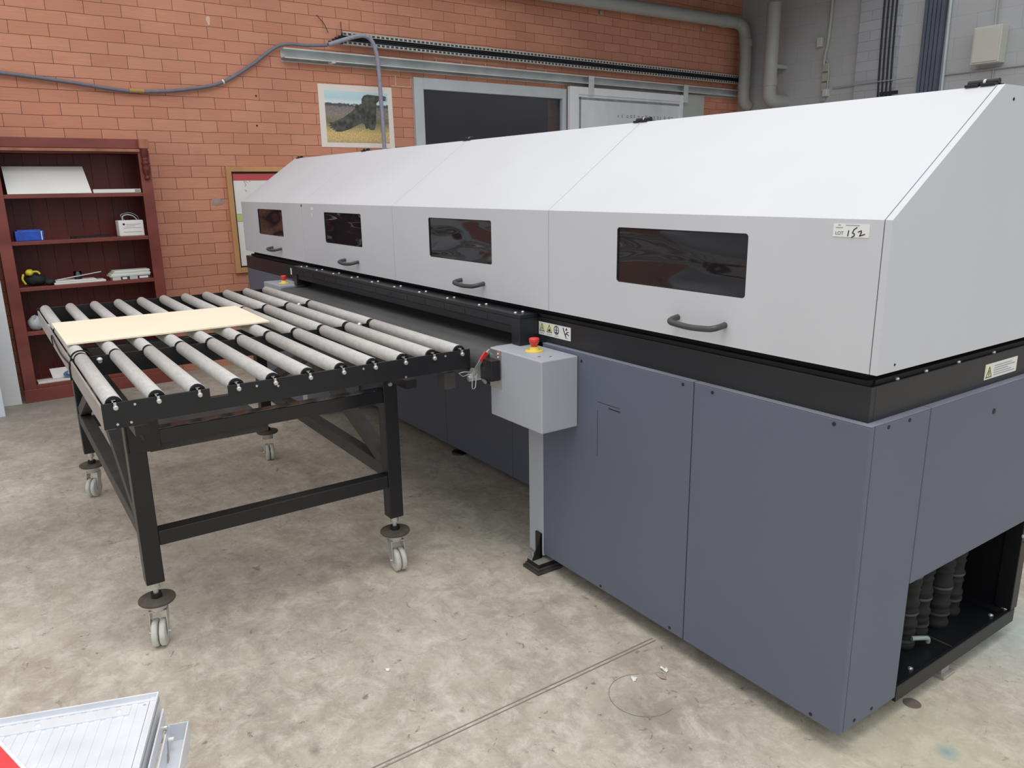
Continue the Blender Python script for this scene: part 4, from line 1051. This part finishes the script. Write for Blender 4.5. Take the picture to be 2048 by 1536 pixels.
# worn, unreadable lettering on the door sheet: broken strokes only
mb = MB(); rn = random.Random(3); xx = 4.47
while xx < 5.36:
    h = rn.uniform(0.02, 0.045); y0 = 2.145+rn.uniform(-0.006, 0.006)
    if rn.random() < 0.5: mb.box(0.0781, 0.0785, xx, xx+0.008, y0, y0+h)
    else: mb.box(0.0781, 0.0785, xx, xx+0.03, y0+0.004, y0+0.011); mb.box(0.0781, 0.0785, xx, xx+0.03, y0+0.022, y0+0.028)
    xx += rn.uniform(0.045, 0.075)
mb.build('worn_lettering', M_handle, dr, xf=wxf)
for s_ in (4.02, 5.53):
    mb = MB(); mb.box(0.091, 0.097, s_-0.005, s_+0.07, 2.35, 2.545); mb.cyl((0.097, s_+0.02, 2.50), (0.103, s_+0.02, 2.50), 0.009, n=10); mb.cyl((0.097, s_+0.045, 2.40), (0.103, s_+0.045, 2.40), 0.009, n=10)
    mb.build('door_hanger', M_galv, dr, xf=wxf)
tag(MB().box(0.012, 0.03, 5.56, 5.975, 0.9, 2.455).build('wall_sheet', mat('grey_green_sheet', (184, 188, 184), 0.6, var=0.02), xf=wxf), 'plain grey green sheet on brick to the right of the sliding door', 'sheet')
# cable tray
tr = wthing('cable_tray', 'long perforated steel cable tray full of black cables above the door rail', 'cable tray', 3.9, 2.66, 0.0)
MB().box(0.02, 0.026, 1.22, 6.66, 2.618, 2.712).build('tray_back', M_galv, tr, xf=wxf)
for a, b in ((2.684, 2.712), (2.618, 2.640)):
    MB().box(0.074, 0.077, 1.22, 6.66, a, b).build('tray_lip', M_perf, tr, xf=wxf, uv=lambda p: (p[1], p[2]-2.618+0.006))
mb = MB(); mb.box(0.026, 0.077, 1.22, 6.66, 2.616, 2.618); mb.box(0.026, 0.077, 1.22, 6.66, 2.712, 2.714)
mb.build('tray_side', M_galv, tr, xf=wxf)
cbm = MB()
for k in range(5):
    z = 2.628+0.016*k; ofs = 0.045+0.008*(k % 2)
    cbm.tube([(ofs, 1.10+0.03*k+j*0.5555, z+0.003*math.sin(j*1.7+k)) for j in range(11)], 0.009, 8)
tag(cbm.build('tray_cables', M_cable, xf=wxf), 'bundle of black cables lying inside the perforated cable tray', 'cables')
for k, (s_, tz) in enumerate(((1.11, 2.83), (1.235, 2.80))):
    tag(MB().tube([(0.02, s_-0.09*(1-k), tz), (0.02, s_-0.03*(1-k), tz-0.06), (0.03, s_, 2.70)], 0.003, 6).build('loose_wire', M_cable, xf=wxf),
        ('curved thin black wire rising from the open end of the cable tray', 'straight thin black wire rising above the first tray slots')[k], 'wire', 'loose wires above the cable tray')
# flexible conduit drooping along the wall and then down behind the machine
mb = MB()
mb.tube([(0.03, -4.9, 2.26), (0.03, -3.4, 2.23), (0.03, -2.4, 2.22), (0.03, -1.60, 2.228), (0.03, -1.29, 2.224), (0.03, -0.906, 2.192), (0.03, -0.539, 2.153), (0.03, -0.32, 2.158), (0.03, -0.094, 2.186), (0.03, 0.177, 2.250), (0.03, 0.429, 2.397), (0.045, 0.673, 2.562), (0.08, 0.90, 2.575), (0.10, 1.06, 2.588)], 0.0135, 12)
cd1 = tag(mb.build('drooping_conduit', M_cond, xf=wxf), 'grey conduit drooping across the brick wall from the left', 'conduit')
MB().tube([(0.03, -0.50, 2.155), (0.03, -0.40, 2.155)], 0.017, 12, False).build('tape_wrap', mat('yellow_brown_tape', (176, 140, 84), 0.6), cd1, xf=wxf)
MB().tube([(0.03, 0.187, 2.255), (0.03, 0.197, 2.26)], 0.018, 12, False).build('cable_tie', M_white, cd1, xf=wxf)
mb = MB()
mb.tube([(0.115, 1.065, 2.592), (0.12, 1.18, 2.632), (0.125, 1.30, 2.672), (0.125, 1.40, 2.688), (0.125, 1.465, 2.65), (0.125, 1.50, 2.56), (0.125, 1.512, 2.45), (0.125, 1.52, 2.2), (0.125, 1.527, 1.9), (0.125, 1.53, 1.2), (0.125, 1.53, 0.4)], 0.0175, 12, ring=0.04)
tag(mb.build('bent_conduit', mat('lilac_grey_flex_conduit', (150, 152, 166), 0.4, var=0.08, scale=30), xf=wxf), 'pale flexible conduit bending down from the cable tray past the bird poster', 'conduit')
# pale repointed mortar and plaster marks on the brick
M_pl = mat('plaster_smear', (212, 182, 164), 0.8, var=0.1, scale=20)
M_pl2 = mat('grey_cement_patch', (170, 150, 142), 0.9, var=0.12, scale=14)
rn = random.Random(11)
def patch(name, s_, z_, w_, h_, m_, label, cat, seed):
    q = random.Random(seed); pts = []
    for k in range(14):
        t = 2*PI*k/14; rr = q.uniform(0.7, 1.1)
        pts.append((0.0008, s_+w_/2*rr*math.cos(t), z_+h_/2*rr*math.sin(t)))
    o = MB().prism(pts, (0.0012, 0, 0)).build(name, m_, xf=wxf)
    tag(o, label, cat); return o
patch('plaster_smear', 0.135, 2.70, 0.035, 0.075, M_pl, 'thin pale plaster smear high on the brick wall left of the rail', 'smear', 1)
patch('cement_patch', 0.06, 1.345, 0.11, 0.07, M_pl2, 'grey cement patch on the brick beside the notice board', 'patch', 2)
mp_ = MB()
for (sa, sb, z) in ((2.16, 2.90, 2.585), (3.25, 3.65, 2.575), (1.70, 1.95, 2.315)): mp_.box(0, 0.0012, sa, sb, z, z+0.007)
for (s_, za, zb_) in ((2.18, 2.55, 2.59), (2.46, 2.55, 2.59), (2.74, 2.55, 2.59), (3.5, 2.55, 2.58), (1.74, 2.315, 2.41), (1.90, 2.315, 2.40)): mp_.box(0, 0.0012, s_, s_+0.008, za, zb_)
struct(mp_.build('trim_2', M_pl, xf=wxf))
for k, (s_, z) in enumerate(((0.455, 2.17), (0.44, 1.94))):
    tag(MB().lathe((0.0002, s_, z), [(0.008, 0), (0.008, 0.001)], 12, (1, 0, 0)).build('drill_hole', M_ink, xf=wxf), ('upper of two small dark drill holes left of the bird poster', 'lower of two small dark drill holes left of the bird poster')[k], 'hole', 'drill holes in the brick')
# big pipes in the corner
PR = 0.068
mb = MB()
mb.tube([(0.13, -4.9, 3.23), (0.13, -1.0, 3.235), (0.13, 2.6, 3.255), (0.13, 3.6, 3.26), (0.13, 6.2, 3.293), (0.135, 6.38, 3.293), (0.15, 6.46, 3.27), (0.17, 6.495, 3.21), (0.18, 6.505, 3.12), (0.2, 6.505, 2.9), (0.2, 6.505, 2.52), (0.2, 6.51, 2.44), (0.2, 6.54, 2.375), (0.2, 6.60, 2.35)], PR, 24)
p1 = tag(mb.build('drain_pipe', M_pipe, xf=wxf), 'grey drain pipe running along the top of the brick then turning down', 'pipe')
for a, b in (((0.13, 6.12, 3.292), (0.13, 6.20, 3.293)), ((0.2, 6.505, 2.62), (0.2, 6.505, 2.54)), ((0.19, 6.505, 3.10), (0.2, 6.505, 3.02))):
    MB().cyl(a, b, PR+0.006, n=24).build('pipe_collar', M_pipe, p1, xf=wxf)
for s_ in (4.25, 5.9):
    MB().lathe((0.02, s_, 3.175), [(0.012, 0), (0.018, 0.02), (0.012, 0.04)], 12).build('pipe_clip', M_pipe, p1, xf=wxf)
mb = MB()
mb.tube([(5.31, 6.40, 3.42), (5.31, 6.40, 3.1), (5.31, 6.40, 2.55), (5.31, 6.40, 2.46), (5.30, 6.42, 2.39), (5.28, 6.48, 2.355), (5.27, 6.66, 2.35)], 0.078, 24)
p2 = tag(mb.build('drain_pipe', M_pipe), 'upright grey drain pipe standing in front of the grey block wall', 'pipe')
MB().box(5.27, 5.35, 6.47, 6.655, 2.72, 2.76).build('pipe_bracket', M_pipe, p2)
MB().cyl((5.31, 6.40, 2.60), (5.31, 6.40, 2.52), 0.085, n=24).build('pipe_collar', M_pipe, p2)
mb = MB()
mb.tube([(0.14, 5.0, 3.62), (0.14, 5.5, 3.56), (0.14, 6.0, 3.53), (0.16, 6.45, 3.52), (0.25, 6.9, 3.56)], 0.09, 24)
# ------------------------------------------------------------------ things on the grey wall
V6 = VG
cc = thing('conduit_run', 'slim pale conduit with junction boxes running down the dark corner of the grey wall', 'conduit', (4.7, V6, 2.3))
MB().tube([(4.72, V6-0.02, 4.0), (4.72, V6-0.02, 3.3), (4.735, V6-0.02, 2.95), (4.745, V6-0.02, 2.88), (4.76, V6-0.02, 2.80), (4.765, V6-0.02, 2.70)], 0.018, 10).build('pipe_run', M_pipe, cc)
for k in range(4):
    z = 2.72-0.105*k
    MB().box(4.70+0.006*k, 4.775, V6-0.03, V6, z-0.09, z).build('duct_piece', M_pipe, cc, bevel=0.004)
MB().box(4.675, 4.735, V6-0.06, V6, 2.36, 2.44).build('junction_box', M_cabinet, cc, bevel=0.006)
MB().tube([(4.735, V6-0.02, 2.75), (4.70, V6-0.02, 2.66), (4.70, V6-0.02, 2.44)], 0.01, 8).build('side_conduit', M_pipe, cc)
tag(MB().box(4.80, 4.86, V6-0.05, V6, 2.90, 3.0).build('switch_box', M_cabinet, bevel=0.005, origin=(4.83, V6, 2.9)), 'small pale box on the grey wall left of the slim conduit', 'box')
for k in range(4):
    x = 4.07-0.045*k
    tag(MB().tube([(x, V6-0.072, 4.0), (x-0.004, V6-0.075, 3.2), (x-0.012, V6-0.075, 2.7), (x-0.025, V6-0.072, 2.2), (x-0.03, V6-0.072, 1.5)], 0.0095, 8).build('wall_cable', M_cable), '%s of the four black cables hanging down the grey block pier' % ('leftmost', 'second from the left', 'third from the left', 'rightmost')[k], 'cable', 'black cables on the pier')
mb = MB()
for k in range(5):
    x0 = 3.44+0.042*k
    mb.box(x0, x0+0.030, V6-0.06, V6-0.0, 0, 4.2); mb.box(x0+0.030, x0+0.042, V6-0.045, V6, 0, 4.2)
tag(mb.build('steel_column', M_col, origin=(3.55, V6, 0)), 'dark blue grey ribbed steel column standing against the grey wall', 'column')
tag(MB().tube([(3.415, V6-0.02, 4.2), (3.405, V6-0.02, 2.9), (3.395, V6-0.02, 2.0), (3.395, V6-0.02, 1.0)], 0.014, 10).build('riser_conduit', M_winframe), 'pale upright conduit along the right edge of the dark steel column', 'conduit')
MH = mat('painted_grey_conduit', (158, 161, 164), 0.5)
tag(MB().tube([(4.64, V6-0.012, 2.44), (4.35, V6-0.012, 2.44)], 0.008, 8, False).tube([(4.35, V6-0.075, 2.445), (3.67, V6-0.075, 2.445)], 0.008, 8, False).build('wall_conduit', MH), 'thin grey conduit running level between the junction boxes and the column', 'conduit')
tag(MB().tube([(3.39, V6-0.012, 2.442), (0.5, V6-0.012, 2.442)], 0.010, 8, False).tube([(2.93, V6-0.012, 2.442), (2.93, V6-0.012, 1.2)], 0.008, 8, False).build('wall_conduit', MH), 'thin grey conduit running level below the beige cabinet', 'conduit')
cbn = tag(MB().box(2.845, 3.10, V6-0.13, V6, 2.485, 2.815).build('wall_cabinet', M_cabinet, bevel=0.006, origin=(2.97, V6, 2.485)), 'beige metal electrical cabinet mounted high on the grey wall', 'cabinet')
MB().box(2.86, 3.085, V6-0.138, V6-0.13, 2.50, 2.80).build('cabinet_door', M_cabinet, cbn, bevel=0.004)
tag(MB().tube([(2.985, V6-0.03, 4.0), (2.96, V6-0.03, 2.816)], 0.010, 8, False).build('cabinet_conduit', M_pipe), 'thin pale conduit coming down into the top of the beige cabinet', 'conduit')
tag(MB().box(3.83, 4.02, V6-0.09, V6-0.062, 2.30, 2.335).build('cable_bracket', M_cable), 'small dark bracket across the four black cables', 'bracket')

# ------------------------------------------------------------------ folding aluminium work platform, bottom left
pf = thing('folding_work_platform', 'folded ribbed aluminium work platform standing in the bottom left corner', 'platform', (0.1, -1.65, 0))
PA = math.radians(19.2); PZ = 0.5
def pxf(p):   # p = (a to the left along the far edge, b back towards the camera, z)
    return (0.535+0.329*p[0]-0.944*p[1], -1.465-0.944*p[0]-0.329*p[1], p[2])
DW, DL = 0.42, 1.25
mb = MB()
nrib = 20; rw = (DW-0.03)/nrib
for k in range(nrib):
    a = 0.015+k*rw
    mb.box(a, a+rw*0.55, 0.010, DL, PZ-0.008, PZ-0.002); mb.box(a+rw*0.55, a+rw, 0.010, DL, PZ-0.008, PZ-0.0035)
mb.build('ribbed_deck', M_alu, pf, xf=pxf)
mb = MB(); mb.box(0.0, DW, 0.0, 0.003, PZ-0.06, PZ+0.006); mb.box(0.003, DW, 0.003, 0.016, PZ-0.060, PZ-0.004); mb.box(0.0, DW, 0.012, 0.016, PZ-0.06, PZ)
mb.build('end_frame', M_alu, pf, xf=pxf, bevel=0.0008)
for a0_ in (0.0, DW-0.012):
    mb = MB(); mb.box(a0_, a0_+0.003, 0.003, DL, PZ-0.06, PZ+0.005); mb.box(a0_, a0_+0.012, 0.003, DL, PZ-0.06, PZ-0.057); mb.box(a0_, a0_+0.014, 0.003, DL, PZ-0.010, PZ-0.002)
    mb.build('side_frame', M_alu, pf, xf=pxf)
mb = MB(); mb.box(0.045, DW-0.02, 0.021, 0.047, PZ-0.007, PZ+0.0005)
cp = mb.build('cross_plate', M_alu, pf, xf=pxf, bevel=0.0006)
for a in (0.065, 0.20, 0.34):
    MB().lathe((a, 0.034, PZ+0.0005), [(0.0055, 0), (0.0045, 0.0012), (0.002, 0.0016)], 14).build('rivet', M_alu, cp, xf=pxf)
MB().lathe((0.022, 0.025, PZ-0.002), [(0.003, 0), (0.002, 0.001)], 10).build('rivet', M_zinc, cp, xf=pxf)
# folded side ladders below the deck, on the right
for k, (a, z) in enumerate(((-0.007, PZ-0.02), (-0.013, PZ-0.05))):
    MB().box(a-0.002, a+0.001, 0.02+0.01*k, DL, z-0.03, z).build('folded_rail', M_alu, pf, xf=pxf)
MB().cyl((-0.016, 0.045, PZ-0.045), (-0.002, 0.045, PZ-0.045), 0.005, n=12).build('pivot', M_zinc, pf, xf=pxf)
mb = MB(); mb.bar((-0.013, 0.05, PZ-0.05), (-0.022, 0.17, PZ-0.30), 0.012, 0.003, (0, 1, 0)); mb.build('strut', M_steelgrey, pf, xf=pxf)
# open channel stile, seen from above
mb = MB(); x0, x1, zt_ = -0.048, -0.012, 0.44
mb.box(x0, x0+0.0025, 0.017, 0.10, 0.0, zt_); 
mb = MB()
mb.box(x0, x0+0.0022, 0.017, DL-0.05, zt_-0.04, zt_); mb.box(x1-0.0022, x1, 0.017, DL-0.05, zt_-0.04, zt_)
mb.box(x0+0.0022, x1-0.0022, 0.017, DL-0.05, zt_-0.04, zt_-0.037); mb.box(x0, x1, 0.0155, 0.0175, zt_-0.04, zt_)
stl = mb.build('channel_stile', M_alu, pf, xf=pxf)
MB().cyl((x1-0.012, 0.045, zt_-0.012), (x1+0.012, 0.045, zt_-0.012), 0.004, n=12).build('pivot', M_white, stl, xf=pxf)
# legs down to the floor
for a in (-0.03, DW-0.03):
    for b in (0.10, DL-0.15):
        MB().box(a-0.015, a+0.015, b-0.015, b+0.015, 0.0, zt_-0.04 if a < 0 else PZ-0.06).build('leg', M_alu, pf, xf=pxf, bevel=0.002)
for b in (0.10, DL-0.15):
    MB().box(-0.03, DW-0.03, b-0.01, b+0.01, 0.12, 0.14).build('leg_rung', M_alu, pf, xf=pxf)
    MB().box(-0.03, DW-0.03, b-0.01, b+0.01, zt_-0.07, zt_-0.045).build('leg_rung', M_alu, pf, xf=pxf)
# red and white label on the deck
LT0 = (0.249, 0.073)
def lpt(t, n_, z): return (LT0[0]-0.595*t-0.804*n_, LT0[1]+0.804*t-0.595*n_, z)
lab = MB().prism([lpt(-0.06, 0.006, PZ-0.0018), lpt(0.2, 0.006, PZ-0.0018), lpt(0.2, -0.10, PZ-0.0018), lpt(-0.06, -0.10, PZ-0.0018)], (0, 0, 0.001)).build('deck_label', M_white, pf, xf=pxf)
MB().prism([lpt(-0.056, 0.0, PZ-0.0007), lpt(0.196, 0.0, PZ-0.0007), lpt(0.196, -0.022, PZ-0.0007), lpt(-0.056, -0.022, PZ-0.0007)], (0, 0, 0.0004)).build('red_stripe', mat('red_label_print', (226, 66, 72), 0.45), lab, xf=pxf)

# ------------------------------------------------------------------ litter and joints on the floor
M_joint = mat('dark_joint_filler', (134, 130, 122), 0.8, var=0.1)
struct(MB().box(0.648, 0.652, -3.5, -0.0, 0.0, 0.0012).box(0.662, 0.666, -3.5, -0.0, 0.0, 0.0012).build('trim_3', M_joint))
def scrap(u, v, r, seed, label, m_=M_paper):
    q = random.Random(seed); mb = MB(); n = 9; P = [(u, v, 0.006)]
    for k in range(n):
        t = 2*PI*k/n; rr = r*q.uniform(0.5, 1.15)
        P.append((u+rr*math.cos(t), v+rr*0.7*math.sin(t), 0.0005+q.uniform(0.0, 0.008)))
    B = [(a, b, c-0.0004) for a, b, c in P]
    mb.add(P+B, [(0, 1+k, 1+(k+1) % n) for k in range(n)]+[(n+1, n+2+(k+1) % n, n+2+k) for k in range(n)]+[(1+k, n+2+k, n+2+(k+1) % n, 1+(k+1) % n) for k in range(n)])
    tag(mb.build('paper_scrap', m_, origin=(u, v, 0)), label, 'scrap', 'scraps on the floor')
scrap(0.543, -0.198, 0.014, 1, 'small white paper scrap on its own beside the floor plate, nearest the camera')
scrap(0.519, -0.092, 0.014, 2, 'white paper scrap touching the brown flake in front of the machine')
scrap(0.505, -0.118, 0.022, 3, 'light brown flake lying below the white scrap in front of the machine', mat('brown_flake', (170, 156, 140), 0.8))
scrap(1.02, -0.78, 0.011, 4, 'tiny white scrap on open floor between table and machine')
# round cover plate outline in the floor
mb = MB(); cxx, cyy, R_ = 0.474, -0.228, 0.098
for j in range(48):
    t0, t1 = 2*PI*j/48, 2*PI*(j+1)/48
    if 4 < j < 22: continue
    mb.add([(cxx+R_*math.cos(t0), cyy+R_*math.sin(t0), 0.0008), (cxx+R_*math.cos(t1), cyy+R_*math.sin(t1), 0.0008), (cxx+(R_-0.002)*math.cos(t1), cyy+(R_-0.002)*math.sin(t1), 0.0008), (cxx+(R_-0.002)*math.cos(t0), cyy+(R_-0.002)*math.sin(t0), 0.0008)], [(0, 1, 2, 3)])
struct(mb.build('trim_4', M_joint))
tag(MB().lathe((0.0, 0.362, 0.0), [(0.024, 0), (0.023, 0.0012)], 20).build('floor_patch', mat('brown_resin_patch', (120, 110, 102), 0.35)), 'small dark oval patch on the floor beside the machine end', 'patch')
